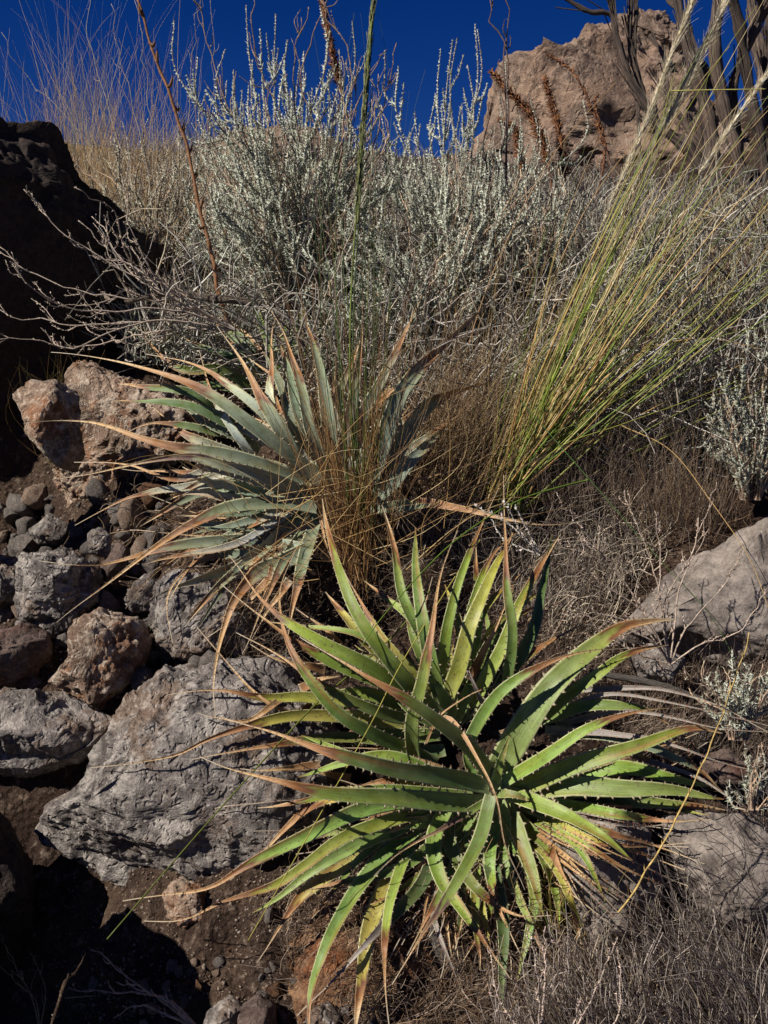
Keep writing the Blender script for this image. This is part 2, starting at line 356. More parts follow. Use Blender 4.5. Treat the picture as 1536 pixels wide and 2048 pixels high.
# ---------------------------------------------------------------- rocks
ROCKS = []
_ico = {}
def ico(n):
    if n not in _ico:
        import bmesh
        bm = bmesh.new(); bmesh.ops.create_icosphere(bm, subdivisions=n, radius=1); bm.verts.ensure_lookup_table()
        _ico[n] = (np.array([v.co[:] for v in bm.verts]), np.array([[v.index for v in f.verts] for f in bm.faces])); bm.free()
    return _ico[n]
def cuts(v, k, seed, lo=.55, hi=.85, sharp=.92):
    r = np.random.RandomState(seed); v = v.copy()
    for _ in range(k):
        n = nrm(r.normal(size=3)); h = r.uniform(lo, hi); d = v @ n - h; v -= np.clip(d, 0, None)[:, None] * n * sharp
    return v
def shaped_rock(name, outline, label, mat, thick=.5, depth=None, lvl=5, tilt=(0, 0), flat=.42, rough=1., pits=0., seed=1, ncut=9, cat='rock', group=None, off=0., parent=None, ridge=0., latk=.3, cracks=0.):
    """a rock whose outline, seen from the path, follows the given pixels; it has its own thickness in metres"""
    o = np.array(outline, float); c = o.mean(0)
    if depth is None: depth = dg(*c) + off
    nrmv = nrm(-FW + RT * tilt[0] + UP * tilt[1]); C = P(c[0], c[1], depth)
    a = nrm(np.cross(UP, nrmv)); b = np.cross(nrmv, a)
    ray = P(o[:, 0], o[:, 1], np.ones(len(o))); k = (C @ nrmv) / (ray @ nrmv); W3 = ray * k[:, None] - C
    u, w = W3 @ a, W3 @ b; ang = np.arctan2(w, u)
    # radial outline function by ray / polygon intersection
    th = np.linspace(-np.pi, np.pi, 361); rad = np.zeros(361)
    for i in range(len(o)):
        x1, y1, x2, y2 = u[i], w[i], u[(i + 1) % len(o)], w[(i + 1) % len(o)]
        cx, sy = np.cos(th), np.sin(th); den = cx * (y2 - y1) - sy * (x2 - x1)
        with np.errstate(all='ignore'):
            t = (x1 * (y2 - y1) - y1 * (x2 - x1)) / den; s = np.where(np.abs(x2 - x1) > np.abs(y2 - y1), (t * cx - x1) / (x2 - x1 + 1e-12), (t * sy - y1) / (y2 - y1 + 1e-12))
        ok = (t > 0) & (s >= -1e-3) & (s <= 1.001); rad = np.where(ok, np.maximum(rad, np.where(ok, t, 0)), rad)
    rad[rad == 0] = rad[rad > 0].mean(); rad = np.convolve(np.r_[rad[-6:-1], rad, rad[1:6]], np.ones(5) / 5, 'same')[5:-5]
    v, f = ico(lvl); ct = v[:, 2]; st = np.sqrt(np.clip(1 - ct ** 2, 0, 1)); ph = np.arctan2(v[:, 1], v[:, 0])
    rr = np.interp(ph, th, rad); q = st ** flat
    loc = np.stack([np.cos(ph) * q, np.sin(ph) * q, np.sign(ct) * np.abs(ct) ** .8], 1)
    zc = loc[:, 2].copy()
    if ncut:
        l2 = cuts(loc * [.72, .72, 1.], ncut + 9, seed, .46, .86); loc2 = l2 / [.72, .72, 1.]; zc = loc2[:, 2]; loc = np.where((np.abs(loc[:, 2:]) > .25), loc2 * .85 + loc * [.15, .15, .15], loc)
    tap = 1 + np.minimum(loc[:, 2:] * thick / 2 * float(nrmv @ FW), 0) / depth * 1.0
    lateral = nrmv - FW * float(nrmv @ FW)
    X = C - lateral * thick * latk + a * (loc[:, :1] * rr[:, None] * tap) + b * (loc[:, 1:2] * rr[:, None] * tap) + nrmv * (loc[:, 2:] * thick / 2)
    size = rad.mean(); dirn = nrm(a * loc[:, :1] / size + b * loc[:, 1:2] / size + nrmv * loc[:, 2:] / (thick / 2 + 1e-6) * .6)
    s = size; r = seed * 7
    lf = fbm(X / s * 1.9, 4, r + 30); qs = lf * 3.2; stp = (np.floor(qs) + np.clip((qs - np.floor(qs)) * 5 - 2, 0, 1)) / 3.2
    disp = s * rough * (.06 * fbm(X / s * 1.6, 2, r) + .085 * stp + .03 * fbm(X / s * 5, 3, r + 4) + .022 * fbm(X / s * 16, 4, r + 8, .6))
    if ridge: disp = disp + s * ridge * fbm(X / s * 3.1, 3, r + 20, .55, True) * .08
    if pits:
        wv = worley(X / pits * [1, 1, .8] + fbm(X / pits, 2, 3)[:, None] * .5, r); m = np.clip(fbm(X / s * 2.5, 2, r + 9) * .9 + .55, 0, 1)
        disp = disp - pits * .42 * np.clip(.62 - wv, 0, 1) * m * 1.8
        w2 = worley(X / (pits * .5), r + 5); disp = disp - pits * .14 * np.clip(.55 - w2, 0, 1) * m
    if cracks:
        for q_, (fr, wd, am) in enumerate([(.9, .022, 1.), (2.1, .03, .5), (4.5, .05, .25)]):
            nn = fbm((X * [1.6, 1.6, .55]) * fr + 3 * q_, 3, r + 60 + q_); disp = disp - cracks * am * np.exp(-(nn / wd) ** 2) * np.clip(.5 + fbm(X * fr, 1, 90 + q_) * 1.5, 0, 1)
    disp = disp - np.clip(disp.mean() + disp.std() * .8, 0, None) * (1 - np.abs(loc[:, 2]) * .5)
    X = X + dirn * disp[:, None]
    mb = MB(); mb.add(X, f, (0.4, .38, .35)); ob = mb.build(name, mat, parent); ROCKS.append((X, f))
    if parent is None: tag(ob, label, cat, group)
    return ob

# big features behind
shaped_rock('rock_peak', [(900, 350), (925, 275), (965, 222), (1015, 195), (1060, 176), (1092, 140), (1160, 100), (1210, 92), (1300, 100), (1350, 120), (1400, 175), (1455, 250), (1500, 370), (1500, 470), (1300, 520), (1000, 520), (850, 430)],
            'large tan rocky outcrop with dark cracks against the sky at upper right', M_PEAK, 2.2, 7.3, 7, (-.25, .25), .38, .6, .16, 5, 8, 'rock outcrop', ridge=.7, cracks=.16)
shaped_rock('capstone', [(1200, 100), (1206, 62), (1238, 42), (1262, 36), (1318, 40), (1340, 85), (1362, 135), (1300, 145), (1220, 125)],
            'blocky brown stone capping the top of the tall outcrop', M_PEAK, .7, 7.0, 6, (-.2, .1), .35, .9, .12, 8, 10, 'rock', ridge=.8, cracks=.07)
shaped_rock('rock_hump', [(350, 340), (385, 300), (430, 262), (480, 246), (560, 256), (640, 285), (730, 320), (780, 370), (700, 440), (350, 440)],
            'low rounded tan outcrop on the skyline behind the silvery shrub', M_PEAK, 1.6, 7.2, 6, (-.2, .3), .5, .8, .12, 12, 6, 'rock outcrop')
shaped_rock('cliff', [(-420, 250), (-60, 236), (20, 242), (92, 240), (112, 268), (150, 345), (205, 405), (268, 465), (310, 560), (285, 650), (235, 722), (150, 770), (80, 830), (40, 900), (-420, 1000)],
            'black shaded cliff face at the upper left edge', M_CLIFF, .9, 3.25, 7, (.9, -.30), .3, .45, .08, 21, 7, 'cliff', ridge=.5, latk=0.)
rocks = [
 # name, outline, label, material, thickness, level, tilt, offset, rough, pits
 ('boulder', [(300, 1322), (332, 1308), (375, 1325), (450, 1290), (560, 1290), (660, 1400), (690, 1560), (640, 1660), (570, 1722), (470, 1748), (330, 1750), (195, 1748), (132, 1692), (70, 1662), (60, 1632), (82, 1592), (108, 1572), (150, 1560), (200, 1435), (240, 1372)],
  'large pitted grey limestone boulder left of the green rosette', M_LIME, .34, 7, (-.12, .22), -.07, .45, .030),
 ('boulder', [(308, 1190), (322, 1158), (345, 1138), (392, 1150), (440, 1180), (482, 1235), (470, 1300), (380, 1318), (318, 1300), (304, 1240)],
  'upright pale grey rock just below the silvery rosette', M_LIME, .22, 6, (-.2, .15), -.05, .6, .02),
 ('boulder', [(-90, 1400), (-20, 1370), (20, 1362), (80, 1366), (150, 1376), (212, 1412), (196, 1442), (130, 1482), (62, 1502), (0, 1508), (-90, 1500)],
  'flat pale speckled rock overhanging a black hollow at the left edge', M_LIME, .26, 6, (-.1, .5), -.08, .6, .014),
 ('boulder', [(102, 1352), (140, 1312), (148, 1246), (196, 1226), (262, 1240), (276, 1292), (236, 1368), (205, 1402), (150, 1374)],
  'brownish grey wedge shaped rock above the big pitted boulder', M_LIMEW, .2, 6, (-.2, .1), -.05, .8, .02),
 ('boulder', [(-50, 1290), (0, 1268), (50, 1254), (100, 1264), (112, 1320), (70, 1362), (0, 1358), (-50, 1340)],
  'dark brown rock in shade above the flat pale rock', M_DARK, .2, 5, (.3, .0), -.04, .8, .02),
 ('boulder', [(36, 1150), (60, 1108), (120, 1096), (176, 1128), (172, 1190), (134, 1242), (82, 1256), (38, 1236)],
  'grey rock with whitish streaks at the left, second above the flat one', M_LIME, .22, 6, (-.2, .2), -.05, .8, .02),
 ('boulder', [(-60, 1120), (-10, 1104), (24, 1116), (42, 1150), (36, 1200), (0, 1218), (-60, 1210)],
  'grey rock cut by the left edge beside the white streaked one', M_LIME, .2, 5, (-.2, .2), -.03, .8, .015),
 ('boulder', [(28, 792), (56, 764), (108, 760), (132, 800), (130, 880), (112, 924), (72, 880), (40, 832)],
  'small tan rock lit beside the black cliff with thin grass in front', M_LIMEW, .2, 5, (-.3, .2), -.05, .7, .018),
 ('boulder', [(110, 905), (128, 850), (148, 752), (172, 738), (224, 768), (300, 798), (385, 830), (340, 900), (290, 990), (205, 1014), (132, 1006), (108, 950)],
  'craggy tan and brown rock left of the silvery rosette', M_LIMEW, .3, 7, (-.35, .2), -.08, 1.0, .03),
 ('boulder', [(56, 1062), (98, 1024), (132, 1044), (122, 1076), (82, 1084)],
  'small whitish chunk below the craggy tan rock', M_LIME, .09, 4, (-.2, .3), -.03, .9, 0),
 ('boulder', [(176, 1066), (196, 1054), (216, 1072), (214, 1108), (178, 1102)],
  'small pale pointed stone left of the lowest silvery leaves', M_LIME, .08, 4, (-.2, .1), -.04, .9, 0),
 ('boulder', [(204, 1132), (238, 1088), (256, 1100), (252, 1152), (216, 1160)],
  'dark brown stone lying under the drooping silvery leaf tips', M_DARK, .08, 4, (.1, .1), -.03, .9, 0),
 ('boulder', [(246, 1196), (286, 1150), (306, 1168), (302, 1214), (264, 1220)],
  'grey stone tucked against the upright pale rock', M_LIME, .1, 4, (-.3, .1), -.03, .9, 0),
 ('boulder', [(324, 1774), (350, 1756), (400, 1770), (412, 1832), (372, 1846), (330, 1832)],
  'rough grey stone embedded in the brown soil below the boulder', M_LIMEW, .12, 5, (-.2, .1), -.02, 1.0, .012),
 ('boulder', [(392, 2075), (410, 2010), (450, 1984), (482, 2012), (480, 2075)],
  'grey wedge of stone at the bottom edge', M_LIME, .1, 4, (-.2, .2), -.03, .8, 0),
 ('boulder', [(476, 2075), (476, 2004), (512, 1984), (546, 2004), (548, 2075)],
  'dark brown stone at the bottom edge beside the grey wedge', M_DARK, .1, 4, (-.1, .2), -.03, .8, 0),
 ('boulder', [(608, 2060), (618, 2010), (652, 1998), (680, 2022), (678, 2070)],
  'smooth dark grey stone at the bottom below the long yellow leaves', M_LIME, .1, 4, (-.1, .2), -.04, .5, 0),
 ('boulder', [(560, 1890), (610, 1790), (700, 1772), (860, 1800), (970, 1900), (980, 2110), (560, 2110), (575, 1980)],
  'rusty brown rock face behind the lowest leaves of the green rosette', M_BROWN, .2, 6, (-.1, .3), -.02, .6, .016),
 ('boulder', [(1080, 1640), (1130, 1615), (1250, 1600), (1296, 1640), (1316, 1760), (1290, 1880), (1180, 1880), (1120, 1790), (1082, 1710)],
  'pinkish grey rock under the right hand leaves of the green rosette', M_SMOOTH, .2, 6, (-.15, .3), -.13, .55, .012),
 ('boulder', [(1308, 1612), (1400, 1596), (1480, 1612), (1560, 1680), (1590, 1800), (1490, 1850), (1400, 1815), (1336, 1740)],
  'grey rock at the lower right with dry grass before it', M_SMOOTH, .22, 6, (-.15, .3), -.13, .55, .012),
 ('boulder', [(1190, 1262), (1260, 1165), (1330, 1105), (1450, 1045), (1540, 1000), (1680, 960), (1700, 1360), (1540, 1345), (1420, 1310), (1340, 1280)],
  'big smooth grey brown boulder at the right edge', M_SMOOTH, .42, 6, (-.3, .35), -.06, .28, 0),
 ('boulder', [(1250, 1290), (1310, 1276), (1372, 1312), (1336, 1362), (1272, 1356)],
  'small grey stone at the foot of the smooth right hand boulder', M_LIME, .12, 4, (-.1, .3), -.04, .8, 0),
 ('boulder', [(1380, 1500), (1450, 1490), (1510, 1530), (1500, 1580), (1400, 1570)],
  'brown stone beneath the silvery shrub at the right edge', M_DARK, .12, 4, (-.1, .3), -.04, .8, 0),
]
for k, (nm, ol, lb, mt, th, lv, ti, of, ro, pt) in enumerate(rocks):
    oc = np.array(ol, float).mean(0)
    if 0 < k < 16 and oc[0] < 480 and oc[1] < 1480: ol = [tuple(oc + (np.array(q) - oc) * 1.14) for q in ol]
    shaped_rock(nm, ol, lb, mt, th, None, lv, ti, .34, ro, pt, 30 + k, 9, off=of + th * .22, ridge=.5 if lv > 4 else .0)
# rock wall below and left: shaded side of the hollow
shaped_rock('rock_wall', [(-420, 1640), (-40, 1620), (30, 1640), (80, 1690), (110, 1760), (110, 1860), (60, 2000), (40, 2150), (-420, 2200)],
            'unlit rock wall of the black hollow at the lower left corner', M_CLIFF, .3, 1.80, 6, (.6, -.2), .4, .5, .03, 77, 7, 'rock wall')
shaped_rock('shadow_caster_rock', [(-900, 1480), (-420, 1560), (-190, 1590), (-50, 1650), (0, 1760), (0, 1880), (-60, 2200), (-900, 2300)],
            'added rock out of view at left, shading the black hollow', M_CLIFF, .5, 1.36, 5, (.6, 0), .4, .5, .03, 78, 7, 'rock')  # added out of view, shaped to throw shadow into the lower left hollow
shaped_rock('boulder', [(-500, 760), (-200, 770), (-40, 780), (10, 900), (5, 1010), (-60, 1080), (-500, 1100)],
            'added rock past the left edge, shading the ground by the small tan rock', M_CLIFF, .4, 2.35, 5, (.5, 0), .4, .5, .03, 79, 7, 'rock')  # added mostly out of view, to cast shadow over the ground beside it

# gravel and crumbs of stone nobody could count
def gravel():
    px = []; py = []; sz = []
    for (x0, y0, x1, y1, n, a, b) in [(-20, 940, 480, 1400, 5200, .0015, .0075), (100, 1740, 760, 2060, 9000, .001, .0050), (380, 1180, 700, 1460, 2200, .0012, .006), (560, 1780, 1000, 2060, 2600, .001, .004), (1040, 1300, 1540, 1900, 2600, .0012, .005), (0, 700, 400, 1000, 1800, .0015, .006), (860, 1040, 1300, 1340, 1500, .0012, .005), (0, 1350, 250, 1700, 1500, .0012, .005)]:
        px.append(rs.uniform(x0, x1, n)); py.append(rs.uniform(y0, y1, n)); sz.append(a + (b - a) * rs.rand(n) ** 4)
    px, py, sz = map(np.concatenate, (px, py, sz)); N = len(px); q = P(px, py, Dg(px, py, H))
    o8 = np.array([[1, 0, 0], [-1, 0, 0], [0, 1, 0], [0, -1, 0], [0, 0, 1], [0, 0, -1.]]); f8 = np.array([[0, 2, 4], [2, 1, 4], [1, 3, 4], [3, 0, 4], [2, 0, 5], [1, 2, 5], [3, 1, 5], [0, 3, 5]])
    A = nrm(rs.normal(size=(N, 3))); B = nrm(np.cross(A, rs.normal(size=(N, 3)))); Cc = np.cross(A, B); Rm = np.stack([A, B, Cc], 1)
    v = (o8[None] * rs.uniform(.55, 1.3, (N, 6, 1)) + rs.normal(size=(N, 6, 3)) * .16) @ Rm * sz[:, None, None] * [1, 1, .75] + q[:, None] + np.array([0, 0, 1]) * (sz * .3)[:, None, None]
    f = (np.arange(N)[:, None, None] * 6 + f8[None]).reshape(-1, 3)
    mb = MB(); mb.add(v.reshape(-1, 3), f, np.repeat(pal([(132, 116, 102), (112, 92, 76), (88, 70, 56), (146, 132, 118), (98, 78, 64)], N), 6, 0))
    o = mb.build('gravel', M_TWIG, smooth=False); tag(o, 'stone chips and crumbs scattered over the soil between the rocks', 'gravel', kind='stuff')
gravel()

# loose stones
stone_meshes = {}
def stones():
    mats = [M_LIME, M_LIMEW, M_DARK, M_BROWN]
    for k in range(12):
        v, f = ico(4 if k < 6 else 3); v = cuts(v * [1, .8, .65], 11, 100 + k, .35, .68); v = v + nrm(v) * (.09 * fbm(v * 2, 3, k) + .03 * fbm(v * 9, 2, k))[:, None]
        mb = MB(); mb.add(v, f, (.4, .4, .4)); stone_meshes[k] = mb.mesh('stone', False if k % 3 == 0 else True)
        stone_meshes[k].materials.append(mats[[0, 1, 0, 2, 3, 0][k % 6]] if k < 9 else M_LIME)
    zones = [ # px0,py0,px1,py1,count,min,max,where
      (0, 1000, 330, 1130, 46, 9, 26, 'in the rubble below the craggy tan rock'),
      (-10, 1100, 310, 1330, 24, 12, 30, 'between rocks at the left edge'),
      (180, 1750, 620, 1990, 16, 8, 18, 'on brown soil below the big boulder'),
      (250, 1930, 760, 2060, 26, 9, 24, 'along the bottom edge'),
      (390, 1250, 620, 1420, 22, 8, 20, 'between the two big rosettes'),
      (1060, 1700, 1330, 1900, 10, 8, 20, 'at the foot of the pinkish rock'),
      (1250, 1320, 1536, 1560, 18, 8, 24, 'below the smooth right boulder'),
      (60, 900, 330, 1040, 20, 8, 22, 'at the base of the craggy tan rock'),
      (-10, 1000, 450, 1380, 78, 18, 46, 'packed between the left boulders'),
      (560, 1780, 960, 2050, 14, 8, 20, 'on the rusty rock under the rosette'),
      (130, 1480, 260, 1600, 6, 8, 16, 'in the gap behind the big boulder'),
    ]
    for zi, (x0, y0, x1, y1, n, a, b, lb) in enumerate(zones):
        px = rs.uniform(x0, x1, n); py = rs.uniform(y0, y1, n); d = Dg(px, py, H); q = P(px, py, d)
        for i in range(n):
            mi = rs.randint(12); u = rs.rand() ** 2
            o = bpy.data.objects.new('stone', stone_meshes[mi]); COL.objects.link(o)
            s = (a + (b - a) * u) * PX * d[i]; o.location = q[i] + np.array([0, 0, s * .35]); sy = rs.uniform(.7, 1.1); o.scale = (s * rs.uniform(.8, 1.3), s, s * sy)
            o.rotation_euler = rs.uniform(0, 6.28, 3)
            shade = ['grey', 'tan', 'grey', 'dark', 'brown', 'grey', 'grey', 'tan', 'grey', 'grey', 'grey', 'grey'][mi]; size = 'small' if u < .12 else 'middling' if u < .45 else 'larger'
            form = 'rounded' if mi % 3 else 'angular'
            fx = (px[i] - x0) / (x1 - x0); fy = (py[i] - y0) / (y1 - y0); wh = ('upper ' if fy < .5 else 'lower ') + ('left' if fx < .33 else 'middle' if fx < .67 else 'right')
            lab = size + ' ' + shade + ' ' + form + ' stone ' + lb + ', ' + wh + ' part'
            tag(o, lab, 'stone', 'loose stones ' + lb)
stones()

from mathutils.bvhtree import BVHTree
def rock_bvh():
    vs, fs, n = [], [], 0
    for X, f in ROCKS: vs.append(X); fs.append(f + n); n += len(X)
    return BVHTree.FromPolygons(np.concatenate(vs).tolist(), np.concatenate(fs).tolist())
BVH = rock_bvh()
def Dr(px, py):
    """depth of the ground or of a rock lying on it, whichever is nearer"""
    g = Dg(px, py); out = g.copy()
    for k, (x, y) in enumerate(zip(np.atleast_1d(px), np.atleast_1d(py))):
        r = P(x, y, 1.); L = float(np.linalg.norm(r)); h = BVH.ray_cast(Vector((0, 0, 0)), Vector(r / L))
        if h[0] is not None and h[3] / L > 1.0: out[k] = min(out[k], h[3] / L)
    return out

# ---------------------------------------------------------------- spiny rosettes
CM = lin(225, 215, 170); SP = lin(96, 48, 30)
def leaf_arrays(p, wid, N0, green, brown_at, mb, seed, style):
    """p (n,3) centre line, wid (n) half width in metres, N0 (n,3) facing"""
    n = len(p); r = np.random.RandomState(seed); T = nrm(np.gradient(p, axis=0)); Nn = nrm(N0 - (N0 * T).sum(1, keepdims=True) * T); B = np.cross(T, Nn)
    tw = r.uniform(-.35, .35) + np.linspace(0, 1, n) ** 2 * r.uniform(-1, 1) * (.9 if style != 'plain' else .4)
    tw = tw + .10 * vnoise(np.stack([np.linspace(0, 5, n), np.full(n, seed * .37), np.zeros(n)], 1))
    c, s = np.cos(tw)[:, None], np.sin(tw)[:, None]; B, Nn = B * c + Nn * s, Nn * c - B * s
    t = np.linspace(0, 1, n)
    chan = .38 + .25 * t + .9 * np.clip((t - brown_at) / max(.05, 1 - brown_at), 0, 1) * r.uniform(.5, 1)
    ut = np.array([-1, -.8, -.4, 0, .4, .8, 1.]); ub = np.array([.86, .42, 0, -.42, -.86]); th = .0032 * np.clip(wid / wid.max(), .25, 1)
    wav = 1 + .05 * r.normal(size=(n, 1)) * 0
    U = np.r_[ut, ub]; isb = np.r_[np.zeros(7), np.ones(5)]
    hgt = (np.abs(U)[None] ** 1.7 * chan[:, None] * .62) * wid[:, None] - isb[None] * th[:, None]
    lat = U[None] * wid[:, None] * (1 - .12 * np.clip(chan[:, None] - .5, 0, 1) * U[None] ** 2) * wav
    v = p[:, None] + B[:, None] * lat[..., None] + Nn[:, None] * hgt[..., None]
    # colour along and across
    cg = np.array(green); L = len(U)
    tan, red, org, gry = lin(222, 184, 128), lin(118, 70, 40), lin(174, 116, 66), lin(196, 178, 154)
    if style == 'purple': org = lin(120, 86, 76); red = lin(84, 50, 48)
    if style == 'grey': org = lin(150, 138, 128); red = lin(120, 108, 100); tan = lin(180, 166, 150)
    if style == 'tan': org = lin(196, 148, 98); red = lin(150, 98, 60)
    yel = cg * [1.5, 1.25, .8]
    jit = brown_at + .05 * vnoise(np.stack([U * 2 + seed, np.zeros(L), np.zeros(L)], 1))[None] + (np.abs(U)[None] ** 3) * -.05
    x = (t[:, None] - jit)
    col = np.zeros((n, L, 3))
    stops = [(-.35, cg), (-.06, cg * .55 + yel * .45), (-.012, yel * .9), (.0, red), (.03, red * 1.2), (.06, org), ((1 - brown_at) * .3 + .05, org * .6 + tan * .5), (max((1 - brown_at) * .6, .12), tan), (max(1 - brown_at, .3), gry)]
    xs = [q[0] for q in stops]
    for k in range(3): col[..., k] = np.interp(x, xs, [q[1][k] for q in stops])
    col *= (1 - .12 * (np.abs(U) < .1))[None, :, None]
    if r.rand() < .4 and style in ('plain', 'silver'):      # a withered streak along one margin or the middle
        side = r.choice([-.75, .75, .3]); a0_ = r.uniform(.2, .5); st_ = np.exp(-((U[None] - side) / .28) ** 2) * np.clip((t[:, None] - a0_) * 6, 0, 1) * (x < .02)
        col = col * (1 - st_[..., None] * .8) + org * st_[..., None] * .8
    bl = np.clip(vnoise(np.stack(np.broadcast_arrays(t[:, None] * 6, U[None] * 1.2 + seed, 0 * t[:, None]), -1)) * 2 - .6, 0, 1)[..., None] * (x < 0)[..., None]
    col = col * (1 - bl * .45) + (yel * .8 + org * .2) * bl * .45
    dead = np.clip(x / .05, 0, 1)[..., None]
    edge = (np.abs(U) > .84)[None, :, None] * (1 - .6 * dead)
    col = col * (1 - edge * .75) + CM * edge * .75
    basef = np.clip(1 - t / .10, 0, 1)[:, None, None]; col = col * (1 - .35 * basef) + lin(190, 195, 160) * .35 * basef
    if style == 'silver': col = np.where((isb[None, :, None] > 0) & (dead < .5), lin(196, 200, 190)[None, None], col)
    i = (np.arange(n - 1) * L)[:, None]; k = np.arange(L)[None]; k2 = (k + 1) % L
    f = np.stack([i + k, i + k2, i + L + k2, i + L + k], -1).reshape(-1, 4)[:, ::-1]
    uv = np.zeros((n, L, 2)); uv[..., 0] = (U[None] + 1) * .5 * 1.0 + seed * 1.7; uv[..., 1] = t[:, None] * 3 + seed
    mb.add(v.reshape(-1, 3), f, col.reshape(-1, 3), uv.reshape(-1, 2))
    # hooked marginal spines
    s_ = np.r_[0, np.cumsum(np.linalg.norm(np.diff(p, axis=0), axis=1))]; Lr = s_[-1]
    for side in (-1, 1):
        pos = r.uniform(.01, .03) + Lr * .06
        while pos < Lr * .86:
            k = int(np.clip(np.searchsorted(s_, pos), 1, n - 2)); fr = k
            w = wid[k]; e = p[k] + B[k] * side * w * (1 - .12 * np.clip(chan[k] - .5, 0, 1)) + Nn[k] * chan[k] * .62 * w - Nn[k] * .001
            size = (.0078 * np.clip(w / .018, .45, 1.15)) * r.uniform(.75, 1.25)
            hook = r.choice([-1, 1], p=[.35, .65]); o1 = B[k] * side * .95 + Nn[k] * .30; o2 = T[k] * hook
            a0, a1 = e - T[k] * size * .5 - B[k] * side * .002, e + T[k] * size * .5 - B[k] * side * .002
            m0, m1 = e + o1 * size * .45 - T[k] * size * .17 + o2 * size * .1, e + o1 * size * .45 + T[k] * size * .17 + o2 * size * .1
            tip = e + o1 * size * .95 + o2 * size * .6; up = Nn[k] * size * .16
            dcol = 1. if s_[k] / Lr > brown_at else 0.
            cb = CM * (1 - dcol) + lin(170, 100, 60) * dcol
            mb.add([a0, a1, m0 + up, m1 + up, m0 - up, m1 - up, tip, e + Nn[k] * .0012, e - Nn[k] * .002],
                   [[0, 2, 7], [7, 2, 3], [7, 3, 1], [2, 6, 3], [0, 8, 4], [8, 5, 4], [8, 1, 5], [4, 5, 6], [0, 4, 2], [1, 3, 5], [2, 4, 6], [3, 6, 5]],
                   np.array([cb * .8, cb * .8, cb * .2 + SP * .8, cb * .2 + SP * .8, SP, SP, SP * .5, cb * .8, cb * .6]))
            pos += (.016 + .020 * r.rand()) * np.clip(w / .018, .55, 1.1)

GREENS = {'g': (142, 166, 66), 'y': (172, 174, 80), 'd': (118, 142, 64), 'b': (138, 162, 80), 'yy': (198, 186, 98), 's': (140, 152, 128), 'sd': (116, 130, 104), 'sw': (186, 190, 178), 'dg': (92, 116, 60), 'x': (170, 158, 142), 'n': (166, 112, 72), 't': (206, 160, 108)}
GA = {k: lin(v) for k, v in GREENS.items()}
def rosette(name, label, cat, centre, leaves, mat, seed0, lift=.30, dc=None, follow=.5, axis=(0, 0, 0), styles='plain', clear=.015):
    cx, cy = centre; Dc = dc if dc else dg(cx, cy) - .10
    base = P(cx, cy, Dc + .06); t = thing(name, label, cat, base)
    for k, L in enumerate(leaves):
        pts, w, br, tone = L[:4]; layer = L[4] if len(L) > 4 else .5; lf = L[5] if len(L) > 5 else lift
        n = 34; q = spline(np.array(pts, float), n); tt = np.linspace(0, 1, n); rq = np.random.RandomState(seed0 * 3 + k)
        tq = np.gradient(q, axis=0); tq /= np.linalg.norm(tq, axis=1, keepdims=True) + 1e-9; ln_ = np.linalg.norm(q[-1] - q[0])
        q = q + np.stack([-tq[:, 1], tq[:, 0]], 1) * (ln_ * (rq.uniform(-.14, .14) * np.clip(tt - .6, 0, 1) ** 2 * 2.5 + .012 * vnoise(np.stack([tt * 4, np.full(n, k + .3), np.zeros(n)], 1))))[:, None]
        Lpx = np.linalg.norm(np.diff(q, axis=0), axis=1).sum(); Lm = Lpx * PX * Dc
        g = Dg(q[:, 0], q[:, 1]); r = np.random.RandomState(seed0 + k)
        d0 = Dc + follow * (g - g[0]) * tt ** 1.1 - Lm * lf * np.sin(np.pi * np.clip(tt * r.uniform(.62, .85), 0, 1)) - (layer - .5) * .09
        br = br if (br < .15 or mat is not M_GREEN) else min(.98, br + .07)
        gr = Dr(q[:, 0], q[:, 1]); gr = np.minimum(np.minimum(gr, np.r_[gr[1:], gr[-1]]), np.r_[gr[0], gr[:-1]])
        dn = np.clip((q[:, 1] - cy) / 250, 0, 1) * (cy > 1500)
        d = np.minimum(d0, gr - clear - .010 * layer - .03 * tt * (1 - tt) - dn * (.03 + .10 * layer))
        d = np.convolve(np.r_[[d[0]] * 3, d, [d[-1]] * 3], np.ones(5) / 5, 'same')[3:-3]
        p = P(q[:, 0], q[:, 1], d)
        prof = np.clip(.80 + 1.1 * tt, 0, 1) * (1 - .35 * tt) * (1 - tt ** 2.2) ** .9 * (1 - .84 * np.clip((tt - br) / max(1 - br, .1), 0, 1) ** .55)
        if br > .72: prof = np.clip(.80 + 1.1 * tt, 0, 1) * (1 - tt ** 2.0) ** .85
        wid = np.maximum(w * PX * d * .5 * (.84 - .12 * (w > 38)) * prof, .0010)
        view = nrm(-p); ax = nrm(np.array([0, -.55, .83])); facing = nrm(view * .75 + ax * .45 + np.array(axis))
        mb = MB(); st = styles if tone not in ('x', 'n', 't') else {'x': 'grey', 'n': 'plain', 't': 'tan'}[tone]
        if len(L) > 6: st = L[6]
        leaf_arrays(p, wid, facing, np.clip(GA[tone] * (1 + .10 * r.normal()) * (1 + .05 * r.normal(size=3)), .01, .9), br, mb, seed0 + k, st)
        o = mb.build('leaf', mat, t)
        if tone in ('x', 'n', 't'): o['label'] = 'dead dried leaf'
        elif tone == 'yy': o['label'] = 'yellowing leaf with a brown end'
    return t

